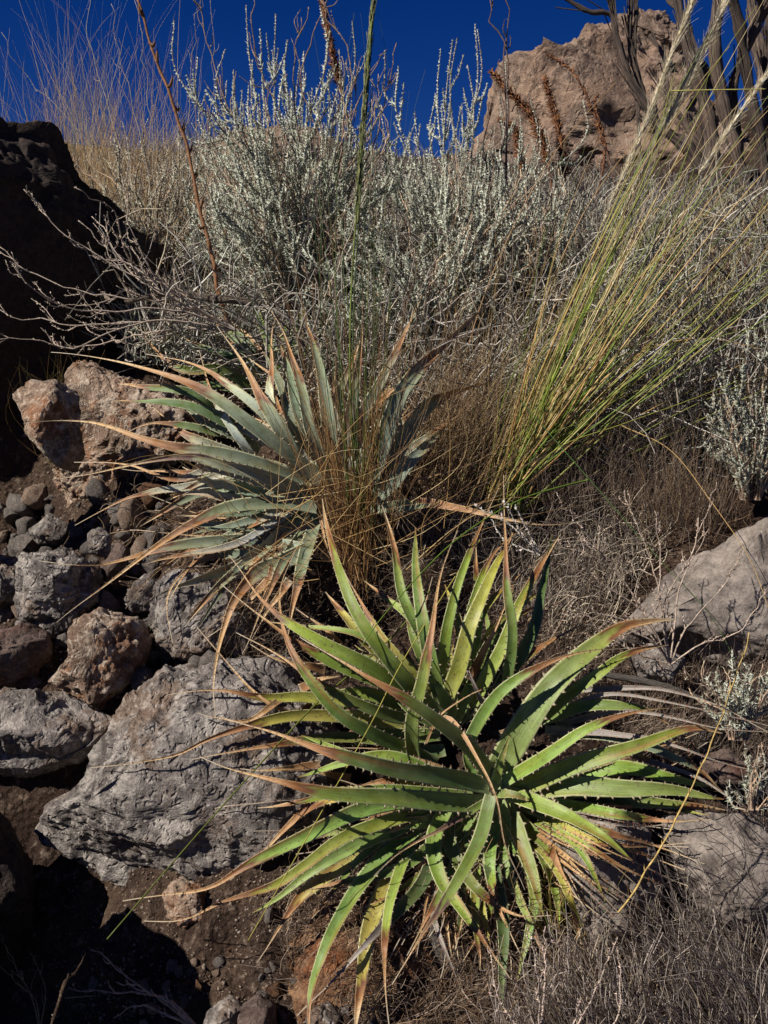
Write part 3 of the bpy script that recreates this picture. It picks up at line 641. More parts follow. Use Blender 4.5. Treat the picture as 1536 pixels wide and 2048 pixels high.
FRONT = [
 ([(1050, 1470), (1120, 1400), (1220, 1330), (1290, 1298), (1336, 1287)], 42, .7, 'g', .2),
 ([(1090, 1440), (1200, 1388), (1330, 1400), (1480, 1442), (1560, 1470)], 18, .05, 'x', .1),
 ([(1110, 1445), (1250, 1425), (1380, 1445), (1560, 1480)], 22, .05, 'x', .15),
 ([(1090, 1460), (1220, 1462), (1370, 1502), (1470, 1535), (1560, 1550)], 26, .1, 'x', .2),
 ([(1130, 1385), (1260, 1372), (1400, 1400), (1540, 1462)], 24, .05, 'x', .05),
 ([(1240, 1505), (1370, 1545), (1450, 1590), (1560, 1665)], 22, .05, 'x', .15),
 ([(1100, 1475), (1180, 1470), (1290, 1490), (1390, 1540), (1430, 1590)], 30, .75, 'sd', .1),
 ([(1080, 1440), (1180, 1412), (1290, 1420), (1340, 1440)], 34, .85, 'd', .1),
 ([(985, 1570), (1050, 1445), (1130, 1352), (1230, 1262), (1290, 1235), (1345, 1218)], 84, .68, 'b', .35, .22),
 ([(1030, 1500), (1090, 1400), (1150, 1330), (1220, 1270), (1290, 1250)], 56, .6, 'b', .2),
 ([(930, 1490), (975, 1420), (1020, 1368), (1080, 1330), (1160, 1300), (1250, 1282)], 40, .42, 'b', .6),
 ([(1080, 1565), (1200, 1538), (1320, 1550), (1430, 1588)], 52, .95, 'g', .25, .2),
 ([(1080, 1590), (1200, 1604), (1340, 1606), (1450, 1604)], 44, .72, 'b', .2, .2),
 ([(1015, 1587), (1150, 1574), (1300, 1580), (1448, 1594)], 64, .93, 'b', .5, .25),
 ([(1010, 1590), (1140, 1532), (1270, 1492), (1380, 1450), (1445, 1452)], 54, .76, 'g', .6, .28),
 ([(1000, 1572), (1100, 1508), (1180, 1456), (1290, 1418), (1365, 1395)], 42, .52, 'g', .75, .32),
 ([(1010, 1612), (1080, 1700), (1112, 1780), (1132, 1856)], 46, .97, 'g', .25, .2),
 ([(990, 1610), (1040, 1690), (1070, 1790), (1080, 1870)], 42, .9, 'd', .15, .2),
 ([(1000, 1597), (1032, 1660), (1062, 1740), (1078, 1832)], 54, .97, 'g', .45, .28),
 ([(940, 1660), (960, 1800), (980, 1890)], 40, .9, 'y', .1, .1),
 ([(900, 1680), (940, 1790), (955, 1870), (960, 1900)], 44, .9, 'y', .1, .1),
 ([(985, 1602), (982, 1720), (1003, 1850), (1002, 1980), (1006, 2036)], 54, .97, 'dg', .3, .12),
 ([(960, 1610), (940, 1720), (925, 1820), (915, 1900)], 50, .8, 'dg', .1, .12),
 ([(1010, 1585), (1100, 1618), (1180, 1660), (1268, 1716)], 52, .97, 'g', .7, .35),
 ([(900, 1610), (868, 1680), (880, 1750), (922, 1812), (970, 1882), (1034, 1965)], 50, .60, 'g', .55, .28),
 ([(905, 1620), (895, 1680), (930, 1748), (985, 1805), (1040, 1834), (1102, 1838)], 46, .52, 'd', .5, .22),
 ([(878, 1740), (894, 1850), (903, 1925), (908, 1955)], 32, .02, 't', .1, .05),
 ([(860, 1770), (866, 1830), (890, 1900), (930, 1990), (960, 2040)], 26, .02, 'x', .05, .05),
 ([(880, 1655), (850, 1760), (790, 1832), (730, 1895), (660, 1965), (588, 2024)], 44, .42, 'dg', .3, .18, 'grey'),
 ([(860, 1620), (805, 1720), (778, 1840), (770, 1960), (766, 2060)], 34, .55, 'g', .45, .22),
 ([(860, 1640), (782, 1750), (738, 1860), (722, 1965), (700, 2075)], 60, .72, 'yy', .2, .2),
 ([(850, 1640), (745, 1740), (675, 1850), (632, 1932), (606, 1995), (588, 2060)], 52, .80, 'b', .5, .25),
 ([(870, 1630), (722, 1702), (622, 1776), (560, 1855), (506, 1920)], 66, .62, 'yy', .15, .2),
 ([(890, 1610), (700, 1672), (610, 1728), (545, 1772), (450, 1812), (375, 1850), (290, 1862)], 36, .55, 'g', .35, .24),
 ([(880, 1620), (740, 1680), (640, 1735), (560, 1790), (500, 1815)], 44, .95, 'b', .25, .22),
 ([(900, 1600), (760, 1592), (650, 1602), (580, 1652), (520, 1712), (460, 1760)], 66, .46, 'yy', .1, .12),
 ([(900, 1602), (770, 1614), (650, 1657), (500, 1727), (420, 1772), (330, 1787), (245, 1797)], 52, .52, 'b', .5, .26),
 ([(985, 1592), (930, 1632), (870, 1665), (800, 1700), (740, 1740)], 20, .2, 'd', .85, .25, 'purple'),
 ([(975, 1600), (870, 1640), (790, 1650), (700, 1700)], 44, .97, 'b', .2, .2),
 ([(985, 1602), (860, 1608), (740, 1592), (640, 1582), (540, 1560), (460, 1538), (400, 1512)], 60, .55, 'd', .75, .30),
 ([(978, 1578), (870, 1552), (760, 1536), (660, 1510), (550, 1472), (440, 1438)], 58, .50, 'dg', .7, .30),
 ([(992, 1580), (940, 1505), (865, 1442), (800, 1396), (700, 1332), (600, 1275)], 56, .46, 'd', .85, .34),
 ([(985, 1592), (960, 1680), (908, 1775), (842, 1880), (782, 1968)], 38, .50, 'd', .95, .34, 'purple'),
 ([(868, 1440), (905, 1438), (960, 1528), (992, 1600), (1012, 1690), (1062, 1772)], 17, .0, 't', 1.0, .30),
 ([(985, 1580), (1000, 1530), (1014, 1470)], 26, .97, 'b', .8, .4),
 ([(988, 1588), (1030, 1590), (1066, 1604)], 22, .97, 'b', .9, .4),
 ([(975, 1580), (940, 1540), (925, 1500)], 36, .97, 'd', .5, .3),
 ([(980, 1585), (960, 1640), (930, 1670)], 44, .97, 'd', .4, .2),
 ([(990, 1590), (1010, 1640), (1015, 1700)], 40, .97, 'g', .5, .2),
]
UPPER = [
 ([(915, 1440), (985, 1330), (1012, 1240), (1030, 1170)], 64, .95, 'dg', .1),
 ([(950, 1430), (1050, 1290), (1085, 1170), (1102, 1062)], 38, .97, 'dg', .15),
 ([(930, 1430), (1000, 1310), (1040, 1210), (1070, 1140), (1110, 1056)], 40, .66, 'y', .3),
 ([(1012, 1390), (1020, 1260), (1016, 1150), (1006, 1050), (985, 955)], 30, .45, 'b', .6),
 ([(895, 1410), (930, 1282), (975, 1172), (1006, 1102), (1022, 1062)], 50, .80, 'y', .5),
 ([(905, 1415), (925, 1300), (950, 1200), (985, 1110), (1060, 1040)], 34, .6, 'g', .3),
 ([(888, 1412), (890, 1302), (906, 1202), (936, 1112), (965, 1050), (1000, 985)], 40, .65, 'g', .4),
 ([(880, 1405), (848, 1252), (832, 1132), (822, 1056)], 46, .98, 'b', .45),
 ([(905, 1410), (850, 1285), (805, 1182), (792, 1092), (778, 1008)], 42, .68, 'b', .35),
 ([(900, 1420), (862, 1330), (835, 1230), (800, 1190)], 30, .95, 'g', .3),
 ([(885, 1415), (870, 1330), (850, 1250), (845, 1200)], 34, .95, 'g', .3),
 ([(890, 1430), (800, 1352), (722, 1232), (676, 1142), (652, 1065), (636, 1000)], 46, .72, 'g', .6),
 ([(800, 1350), (740, 1290), (690, 1235), (645, 1190)], 44, .7, 'yy', .2),
 ([(860, 1410), (742, 1332), (652, 1290), (582, 1246), (522, 1192), (455, 1112)], 50, .58, 'g', .45),
 ([(850, 1400), (700, 1345), (590, 1285), (520, 1240), (430, 1190)], 36, .45, 'g', .3),
 ([(820, 1400), (700, 1400), (600, 1393), (530, 1394), (440, 1372), (335, 1366)], 36, .55, 'y', .25, .15),
 ([(850, 1450), (700, 1432), (600, 1432), (520, 1450), (420, 1482), (340, 1520), (185, 1548)], 36, .42, 'y', .35, .18),
 ([(850, 1500), (740, 1480), (640, 1474), (560, 1486), (470, 1500), (380, 1516)], 40, .5, 'd', .4, .18),
 ([(700, 1590), (610, 1597), (520, 1604), (430, 1602)], 16, .0, 'x', .1, .05),
 ([(870, 1530), (762, 1470), (672, 1420), (612, 1350), (572, 1270), (552, 1180), (566, 1095)], 44, .52, 'd', .65),
 ([(880, 1450), (760, 1420), (650, 1370), (560, 1310), (470, 1270)], 40, .5, 'd', .3),
 ([(832, 1535), (824, 1445), (850, 1345), (868, 1252), (880, 1150), (905, 1058)], 38, .40, 'b', .9, .34),
 ([(940, 1360), (975, 1285), (1012, 1212), (1062, 1158)], 28, .1, 'n', .6),
 ([(970, 1420), (935, 1335), (918, 1250)], 18, .0, 'x', .8),
 ([(850, 1485), (880, 1430), (940, 1388), (1012, 1364)], 9, .0, 't', .9),
 ([(1000, 1466), (1060, 1442), (1112, 1400)], 16, .0, 't', .5),
 ([(900, 1440), (880, 1380), (860, 1320)], 34, .98, 'b', .5), ([(900, 1440), (905, 1370), (900, 1290)], 34, .98, 'y', .4),
 ([(910, 1440), (935, 1380), (960, 1320)], 36, .98, 'b', .4), ([(880, 1450), (820, 1420), (770, 1370)], 38, .98, 'd', .4),
 ([(880, 1470), (800, 1470), (720, 1450)], 44, .98, 'd', .3), ([(890, 1500), (820, 1510), (740, 1500)], 44, .98, 'dg', .3),
 ([(930, 1440), (980, 1400), (1010, 1340)], 40, .98, 'dg', .2), ([(560, 1400), (500, 1440), (430, 1436), (395, 1425)], 26, .0, 't', .1),
 ([(640, 1440), (560, 1420), (500, 1380), (440, 1310), (400, 1250)], 22, .0, 't', .1), ([(640, 1530), (560, 1540), (480, 1545)], 40, .0, 'n', .1),
 ([(700, 1560), (640, 1545), (600, 1530)], 44, .0, 't', .05), ([(650, 1340), (560, 1320), (500, 1290)], 30, .0, 'n', .05),
 ([(690, 1300), (640, 1250), (590, 1220)], 30, .0, 'n', .05), ([(600, 1380), (640, 1360), (700, 1350)], 36, .0, 'n', .05),
]
BACK = [
 ([(450, 830), (390, 792), (330, 778), (240, 764)], 26, .75, 'dg', .1), ([(500, 870), (400, 822), (330, 806), (280, 800), (228, 790)], 40, .85, 'dg', .15),
 ([(470, 875), (370, 850), (300, 848), (235, 868)], 26, .5, 'dg', .1), ([(520, 900), (430, 850), (370, 810), (320, 790)], 34, .97, 'sd', .1),
 ([(560, 1000), (450, 972), (370, 974), (290, 986), (232, 1010), (165, 1068)], 30, .62, 'sw', .1), ([(580, 1030), (470, 1000), (400, 985), (340, 990)], 34, .9, 'sw', .05),
 ([(600, 1080), (500, 1060), (420, 1052), (355, 1040)], 50, .9, 's', .1), ([(560, 1120), (450, 1108), (372, 1140), (332, 1200), (345, 1285)], 26, .3, 'sd', .2, .15, 'purple'),
 ([(500, 1080), (430, 1100), (370, 1100), (290, 1160), (240, 1205)], 26, .3, 'sd', .2, .15),
 ([(600, 1095), (500, 1082), (420, 1086), (340, 1100), (270, 1118), (190, 1140), (80, 1150)], 42, .5, 's', .4),
 ([(615, 1100), (562, 1125), (512, 1146), (470, 1205), (442, 1290), (428, 1375), (430, 1440)], 54, .28, 's', .5),
 ([(560, 1140), (520, 1180), (470, 1220), (400, 1260)], 36, .05, 'n', .1), ([(540, 1130), (480, 1150), (420, 1190), (350, 1250)], 34, .05, 'x', .1), ([(580, 1160), (530, 1230), (500, 1280)], 30, .02, 'n', .1),
 ([(520, 935), (455, 845), (420, 780), (400, 700)], 24, .6, 'sw', .2), ([(560, 950), (472, 912), (402, 882), (372, 866), (330, 836), (285, 808)], 46, .62, 's', .35),
 ([(622, 985), (522, 950), (442, 930), (375, 917), (300, 925), (200, 945), (120, 953)], 40, .46, 's', .5, .3, 'purple'),
 ([(622, 975), (522, 932), (432, 906), (350, 890), (275, 870), (180, 835), (55, 816)], 48, .47, 's', .5),
 ([(642, 962), (562, 892), (482, 832), (402, 782), (332, 750), (240, 715), (110, 677)], 52, .50, 's', .65),
 ([(632, 1000), (520, 960), (430, 940), (350, 960), (260, 925), (150, 910)], 28, .55, 'sw', .3),
 ([(632, 1022), (542, 1005), (462, 1010), (392, 1040), (322, 1082), (230, 1150), (105, 1232)], 50, .38, 'sd', .7),
 ([(600, 935), (562, 862), (522, 792), (492, 732), (462, 682), (440, 645)], 50, .45, 's', .5), ([(580, 900), (540, 800), (545, 720), (550, 650), (570, 620)], 28, .5, 'sw', .3),
 ([(620, 930), (590, 850), (560, 760), (530, 700)], 44, .97, 'sd', .3), ([(600, 900), (530, 830), (450, 770), (400, 735), (300, 690)], 30, .55, 'sw', .2),
 ([(655, 955), (622, 855), (592, 745), (562, 662), (515, 595)], 42, .55, 's', .55), ([(662, 935), (650, 805), (635, 722), (618, 640)], 50, .88, 's', .5),
 ([(640, 900), (600, 830), (575, 740), (565, 690)], 36, .9, 'sd', .4),
 ([(682, 925), (702, 805), (722, 685), (740, 590)], 40, .55, 's', .5), ([(700, 930), (720, 850), (760, 760), (800, 680), (850, 560)], 34, .6, 's', .3),
 ([(742, 965), (776, 865), (802, 792), (836, 740), (885, 692), (965, 620), (1050, 560)], 58, .48, 's', .6), ([(745, 975), (802, 882), (842, 822), (872, 800), (942, 772), (1025, 748)], 62, .58, 'sd', .5),
 ([(750, 1000), (812, 932), (852, 892), (892, 865)], 50, .95, 's', .4), ([(790, 800), (850, 712), (950, 660), (1020, 630)], 20, .0, 'x', .2), ([(800, 850), (860, 800), (900, 790)], 22, .1, 'sw', .2),
 ([(720, 985), (740, 900), (770, 820), (790, 770)], 44, .97, 'sd', .4),
 ([(740, 1015), (850, 1002), (900, 1010), (980, 1030), (1080, 1050), (1150, 1045), (1196, 1026)], 32, .22, 's', .6),
 ([(650, 1040), (600, 1060), (560, 1090)], 60, .97, 'sd', .3), ([(640, 1000), (570, 980), (500, 985)], 56, .97, 'sd', .4), ([(650, 980), (600, 920), (560, 900)], 56, .97, 'sd', .4),
 ([(660, 970), (640, 900), (630, 850)], 50, .97, 's', .4), ([(700, 980), (715, 900), (735, 850)], 50, .97, 's', .4), ([(560, 1105), (555, 1075), (520, 1090), (515, 1060)], 14, .0, 'n', .8),
 ([(545, 1060), (548, 1100), (530, 1150)], 16, .0, 'n', .9), ([(712, 958), (760, 1010), (790, 1070)], 14, .0, 't', .9), ([(640, 1030), (650, 1080), (668, 1130)], 12, .0, 'n', .7),
]
UPSL = [
 ([(540, 760), (500, 700), (462, 660), (430, 620)], 40, .9, 'dg', .3), ([(560, 760), (540, 690), (520, 640), (515, 600)], 40, .9, 'b', .4), ([(580, 760), (590, 690), (600, 640), (612, 600)], 38, .85, 'dg', .4),
 ([(570, 770), (560, 700), (575, 640)], 44, .97, 'd', .5), ([(530, 770), (470, 720), (420, 700), (370, 690)], 36, .8, 'dg', .3), ([(520, 780), (440, 740), (380, 740), (330, 720), (260, 645)], 30, .55, 'd', .3),
 ([(600, 770), (640, 700), (680, 660)], 36, .7, 'd', .3), ([(510, 790), (430, 770), (370, 765)], 30, .9, 'dg', .2), ([(590, 760), (625, 690), (640, 640)], 34, .9, 'b', .4), ([(550, 765), (510, 690), (455, 640), (425, 635)], 34, .1, 'n', .4),
 ([(545, 770), (480, 690), (430, 645), (400, 600)], 28, .6, 'dg', .5), ([(600, 780), (660, 740), (690, 700)], 34, .97, 'dg', .2),
]
def extra(centre, a0, a1, N, r0, r1, seed, tones, deadf=.3, w=(22, 38), asp=.8):
    r = np.random.RandomState(seed); out = []
    for k in range(N):
        a = R(a0 + (a1 - a0) * (k + r.rand()) / N); L = r.uniform(r0, r1); dx, dy = math.cos(a), -math.sin(a) * asp; bx, by = centre[0] + dx * 40, centre[1] + dy * 40
        cv = r.uniform(-.16, .16) * L; sag = r.uniform(0, .10) * L
        pts = [(bx, by), (bx + dx * L * .5 - dy * cv, by + dy * L * .5 + dx * cv), (bx + dx * L, by + dy * L + sag)]
        if r.rand() < deadf: out.append((pts, r.uniform(12, 26), r.uniform(0, .1), r.choice(['x', 'n', 't', 't']), r.uniform(0, .15), r.uniform(.02, .14)))
        else: out.append((pts, r.uniform(*w), r.choice([.45, .6, .75, .97]), r.choice(tones), r.uniform(.05, .4), r.uniform(.10, .26)))
    return out
FRONT += extra((985, 1590), 150, 385, 46, 230, 430, 5, ['g', 'd', 'b', 'y'], .3) + extra((985, 1590), 190, 350, 26, 250, 420, 6, ['g', 'yy', 'b', 'd'], .55)
FRONT += extra((985, 1600), 170, 360, 26, 260, 440, 15, ['g', 'b'], 1.0)
UPPER += extra((905, 1440), 40, 200, 34, 180, 400, 7, ['g', 'd', 'b', 'y'], .3, asp=.95)
BACK += extra((670, 980), 20, 230, 44, 180, 400, 8, ['s', 'sd', 'sw'], .25) + extra((640, 1010), 150, 260, 18, 200, 380, 9, ['s', 'sd'], .6)
rosette('spiny_rosette', 'glossy green spiny rosette with brown leaf ends in the foreground', 'plant', (985, 1590), FRONT, M_GREEN, 1000)
rosette('spiny_rosette', 'green spiny rosette with upright leaves just above the foreground one', 'plant', (905, 1440), UPPER, M_GREEN, 2000, .26, follow=.55)
rosette('spiny_rosette', 'silvery grey green spiny rosette in the middle left with a grass tuft through it', 'plant', (660, 990), BACK, M_SILVER, 3000, .26, styles='silver')
rosette('spiny_rosette', 'dark green spiny rosette half hidden above the silvery one', 'plant', (560, 790), UPSL, M_GREEN, 4000, .2)

# ---------------------------------------------------------------- grasses
def curve_px(p0, p1, bend, n, d0, d1, sag=0.):
    """(N,2) pixel starts/ends -> (N,n,3) points with depths; bend in px sideways"""
    t = np.linspace(0, 1, n)[None, :, None]; q = p0[:, None] * (1 - t) + p1[:, None] * t
    dirv = p1 - p0; perp = np.stack([-dirv[:, 1], dirv[:, 0]], 1) / (np.linalg.norm(dirv, axis=1, keepdims=True) + 1e-6)
    q = q + perp[:, None] * (bend[:, None, None] * 4 * t * (1 - t) * (.6 + .8 * t)); q[..., 1] += sag * (t[..., 0] ** 3)
    d = d0[:, None] * (1 - t[..., 0]) + d1[:, None] * t[..., 0]
    return P(q[..., 0], q[..., 1], d)
def blades(parent, name, p0, p1, bend, d0, d1, r0, cols, n=12, individually=True, mat=None, sag=0., tipr=.25, wob=0.):
    Pn = curve_px(np.asarray(p0, float), np.asarray(p1, float), np.asarray(bend, float), n, np.asarray(d0, float), np.asarray(d1, float), sag)
    if wob: Pn = Pn + wob * np.cumsum(rs.normal(size=Pn.shape), 1) * np.linspace(0, 1, n)[None, :, None]
    t = np.linspace(0, 1, n)[None]; Rn = np.asarray(r0)[:, None] * (1 - (1 - tipr) * t ** 1.2)
    if individually:
        for i in range(len(Pn)):
            mb = MB(); strands(mb, Pn[i:i + 1], Rn[i:i + 1], cols[i:i + 1], 4); mb.build(name, mat or M_STRAW, parent)
    else:
        mb = MB(); strands(mb, Pn, Rn, cols, 3); mb.build(name, mat or M_STRAW, parent, kind='stuff')
STRAW = [(222, 188, 126), (204, 164, 102), (234, 210, 156), (184, 142, 86)]
GRN = [(116, 150, 48), (156, 174, 66), (76, 112, 38), (184, 188, 88)]
def grow_cols(base_c, tip_c, N, n):
    t = np.linspace(0, 1, n)[None, :, None]; return base_c[:, None] * (1 - t) + tip_c[:, None] * t

# right hand feather grass
def right_tuft():
    D = dg(1010, 990) - .02; t = thing('feather_grass', 'large green and straw feather grass tuft fanning to the upper right', 'grass tuft', P(1015, 1000, D))
    N = 125; p0 = np.stack([1010 + rs.normal(size=N) * 22, 985 + rs.normal(size=N) * 22], 1)
    clump = rs.choice([27, 36, 43, 48, 53, 57, 60, 63, 66, 72], N, p=[.03, .06, .09, .10, .12, .13, .14, .15, .12, .06]); ang = R(1) * (clump + rs.normal(0, 2.6, N)); L = rs.uniform(380, 1150, N) * (1 - .25 * np.abs(ang - R(54)))
    p1 = p0 + np.stack([np.cos(ang), -np.sin(ang)], 1) * L[:, None]
    bend = rs.normal(0, 30, N) - L * .02
    base = pal(STRAW + GRN, N, [.11, .08, .08, .05, .24, .16, .22, .06]); tip = base * .8 + pal(STRAW, N) * .2
    blades(t, 'blade', p0, p1, bend, D + rs.normal(size=N) * .03, D - .1 + rs.normal(size=N) * .35 * (L / 900), rs.uniform(.0012, .0031, N), grow_cols(base, tip, N, 14), 14)
    N = 120; p0 = np.stack([1000 + rs.normal(size=N) * 30, 985 + rs.normal(size=N) * 24], 1); ang = R(1) * np.clip(rs.normal(66, 11, N), 30, 115); L = rs.gamma(3, 90, N) + 100
    p1 = p0 + np.stack([np.cos(ang), -np.sin(ang)], 1) * L[:, None]; base = pal(STRAW + GRN, N, [.2, .2, .1, .1, .12, .12, .08, .08])
    blades(t, 'fine_blades', p0, p1, rs.normal(0, 14, N) - L * .02, D + rs.normal(size=N) * .04, D + rs.normal(size=N) * .15, rs.uniform(.0005, .0011, N), base, 9, False)
    # culms with feathery heads
    for k, pts in enumerate([[(1015, 985), (1100, 700), (1200, 460), (1290, 250), (1345, 105), (1392, -10)], [(1030, 985), (1140, 680), (1240, 440), (1335, 240), (1428, 50), (1470, -20)],
                             [(1020, 985), (1120, 720), (1262, 400), (1370, 180), (1440, 30), (1450, -30)], [(1035, 985), (1180, 720), (1310, 490), (1430, 300), (1540, 140)]]):
        c = spline(np.array(pts, float), 60); d = D - .12 * np.linspace(0, 1, 60) + .03 * k; pp = P(c[:, 0], c[:, 1], d)
        mb = MB(); tube(mb, pp[::3], np.linspace(.0024, .0008, 6), lin(158, 152, 78), 5, n=40); culm = mb.build('culm', M_STRAW, t)
        j0 = 32 if k < 3 else 44; T = nrm(np.gradient(pp, axis=0)); M = 1000 if k < 3 else 380
        j = rs.randint(j0, 60, M); s0 = pp[j]; dirs = nrm(T[j] + rs.normal(size=(M, 3)) * .06); ln = rs.uniform(.02, .045, M)
        Pn = s0[:, None] + dirs[:, None] * (ln[:, None, None] * np.linspace(0, 1, 4)[None, :, None]) + rs.normal(size=(M, 1, 3)) * .0022
        Pn[:, -1] += rs.normal(size=(M, 3)) * .004
        mb = MB(); strands(mb, Pn, np.full((M, 4), .0009) * np.array([1, 1.3, .8, .2]), pal([(240, 224, 190), (226, 206, 164), (206, 186, 140), (248, 240, 220)], M), 3)
        M2 = M // 2; j = rs.randint(j0, 60, M2); dirs = nrm(T[j] + rs.normal(size=(M2, 3)) * .25); Pn = pp[j][:, None] + dirs[:, None] * (rs.uniform(.03, .07, M2)[:, None, None] * np.linspace(0, 1, 4)[None, :, None])
        strands(mb, Pn, np.full((M2, 4), .00028), pal([(226, 214, 184), (210, 196, 160)], M2), 3)
        mb.build('feathery_head', M_STRAW, t)
right_tuft()

def mid_tuft():
    D = dg(715, 1100) - .06; t = thing('feather_grass', 'tall narrow grass tuft growing through the silvery rosette with dark green culms', 'grass tuft', P(715, 1130, D))
    N = 300; p0 = np.stack([718 + rs.normal(size=N) * 20, 1120 + rs.normal(size=N) * 40], 1); ang = R(1) * np.clip(rs.normal(94, 13, N), 55, 135); L = rs.gamma(4, 75, N) + 60
    p1 = p0 + np.stack([np.cos(ang), -np.sin(ang)], 1) * L[:, None]
    blades(t, 'dead_blades', p0, p1, rs.normal(0, 12, N), D + rs.normal(size=N) * .03, D - .05 + rs.normal(size=N) * .08, rs.uniform(.0006, .0012, N), pal([(120, 84, 52), (96, 66, 42), (150, 112, 70), (190, 150, 96)], N), 9, False, wob=.0008)
    N = 26; x1 = rs.choice([600, 640, 690, 720, 735, 750, 760, 800, 830], N) + rs.normal(size=N) * 18; y1 = rs.uniform(-60, 620, N)
    p0 = np.stack([720 + rs.normal(size=N) * 14, 1110 + rs.normal(size=N) * 30], 1); p1 = np.stack([x1, y1], 1); base = pal([(70, 94, 40), (96, 116, 48), (60, 80, 36), (150, 140, 80)], N)
    blades(t, 'culm', p0, p1, rs.normal(0, 16, N), D + rs.normal(size=N) * .02, D - .15 + rs.normal(size=N) * .12, rs.uniform(.0009, .0016, N), grow_cols(base, base * .8, N, 16), 16)
    N = 60; p0 = np.stack([rs.uniform(480, 900, N), rs.uniform(980, 1160, N)], 1); ang = R(1) * rs.uniform(20, 165, N); L = rs.uniform(140, 460, N); p1 = p0 + np.stack([np.cos(ang), -np.sin(ang) * .8], 1) * L[:, None]
    blades(t, 'bent_straw', p0, p1, rs.normal(0, 40, N), D - rs.uniform(0, .12, N), D - .1 - rs.uniform(0, .2, N), rs.uniform(.0006, .0013, N), pal(STRAW + [(120, 84, 52)], N), 12, wob=.001)
    # leaning far culms
    for pts, r_, c_ in [([(716, 1120), (700, 700), (718, 350), (742, 60), (752, -40)], .0030, (112, 128, 52)), ([(722, 1120), (706, 700), (722, 380), (738, 160), (746, -40)], .0022, (70, 88, 38)),
                        ([(712, 1120), (640, 900), (500, 600), (400, 330), (330, 130)], .0015, (60, 72, 40)), ([(715, 1120), (660, 820), (640, 560), (655, 240), (668, 60)], .0012, (64, 84, 40)),
                        ([(860, 1180), (770, 1290), (640, 1400), (420, 1640), (168, 1932)], .0021, (104, 112, 40)), ([(1175, 960), (1040, 1000), (900, 1090), (760, 1240), (700, 1330)], .0018, (100, 126, 40)),
                        ([(960, 1080), (880, 1200), (790, 1350), (735, 1460), (560, 1770), (462, 1940)], .0014, (168, 158, 70))]:
        c = spline(np.array(pts, float), 30); d0 = D if pts[0][1] < 1150 and pts[0][0] < 900 else 1.62
        d = d0 - .12 * np.linspace(0, 1, 30) if d0 == D else np.linspace(1.9, 1.42, 30) if pts[0][0] < 1000 else np.linspace(2.0, 1.7, 30)
        mb = MB(); tube(mb, P(c[:, 0], c[:, 1], d)[::3], np.linspace(r_, r_ * .6, 8), lin(c_), 5, n=40); mb.build('culm', M_STRAW, t)
    # dense olive panicle at top of the main culm
    c = spline(np.array([(706, 640), (722, 300), (742, 60), (752, -40)], float), 50); pp = P(c[:, 0], c[:, 1], D - .1); T = nrm(np.gradient(pp, axis=0)); M = 700; j = rs.randint(14, 50, M)
    dirs = nrm(T[j] + rs.normal(size=(M, 3)) * .07); Pn = pp[j][:, None] + dirs[:, None] * (rs.uniform(.02, .06, M)[:, None, None] * np.linspace(0, 1, 4)[None, :, None]) + rs.normal(size=(M, 1, 3)) * .002
    mb = MB(); strands(mb, Pn, np.full((M, 4), .0008), pal([(120, 128, 66), (90, 104, 50), (160, 156, 96)], M), 3); mb.build('feathery_head', M_STRAW, t)
mid_tuft()

def tuft(name, label, px, py, N, spread, a0, asd, L0, L1, cols, r=(.0005, .0011), dsp=.1, cat='grass tuft', wob=.001, bend=20, off=-.01, group=None):
    D = dg(px, py) + off; t = thing(name, label, cat, P(px, py, D), group)
    p0 = np.stack([px + rs.normal(size=N) * spread[0], py + rs.normal(size=N) * spread[1]], 1); ang = R(1) * rs.normal(a0, asd, N); L = rs.uniform(L0, L1, N) * rs.uniform(.5, 1, N)
    p1 = p0 + np.stack([np.cos(ang), -np.sin(ang)], 1) * L[:, None]
    dd = np.minimum(Dg(p0[:, 0], p0[:, 1]), D + .3) + .0
    blades(t, 'dry_blades', p0, p1, rs.normal(0, bend, N), dd, dd - .03 - np.abs(rs.normal(size=N)) * dsp, rs.uniform(*r, N), pal(cols, N), 9, False, wob=wob)
    return t
BR = [(154, 126, 96), (190, 158, 118), (110, 88, 68), (212, 182, 138)]
GREY = [(168, 148, 130), (138, 120, 104), (196, 174, 152), (110, 94, 82)]
tuft('dry_grass_tuft', 'wiry brown dead grass tuft between silvery rosette and feather grass', 880, 960, 750, (46, 30), 72, 16, 160, 420, BR, dsp=.12)
tuft('dry_grass_tuft', 'pale standing straw grass behind the feather grass tuft', 960, 780, 130, (60, 50), 80, 9, 220, 560, STRAW, dsp=.1)
tuft('dry_grass_tuft', 'thin pale green grass tuft before the small tan rock', 112, 915, 160, (12, 14), 92, 13, 60, 260, [(150, 120, 72), (180, 150, 96), (90, 110, 60)], (.0004, .0008), .05)
tuft('dry_grass_tuft', 'small dry tuft at the top of the smooth right hand boulder', 1370, 1040, 420, (52, 22), 98, 20, 70, 260, GREY + BR[:2], dsp=.1)
tuft('dry_grass_tuft', 'short green and straw grass blades at the foot of the pinkish rock', 1150, 1880, 60, (60, 20), 96, 14, 90, 260, STRAW + GRN[:2], (.0008, .0016), .08)
tuft('dry_grass_tuft', 'tall dry grass standing on the ridge at the upper left', 200, 480, 900, (110, 90), 92, 14, 120, 480, STRAW + BR, (.0008, .0016), .1)
tuft('dry_grass_tuft', 'grass stems against the sky left of the brown flower stalk', 175, 330, 60, (30, 30), 96, 12, 220, 520, [(190, 180, 150), (150, 150, 110), (110, 120, 80)], (.001, .0018), .1)
tuft('dry_grass_tuft', 'dry grass clump on the slope right of the feather grass', 1180, 900, 500, (90, 50), 82, 22, 90, 280, GREY + BR, dsp=.1)
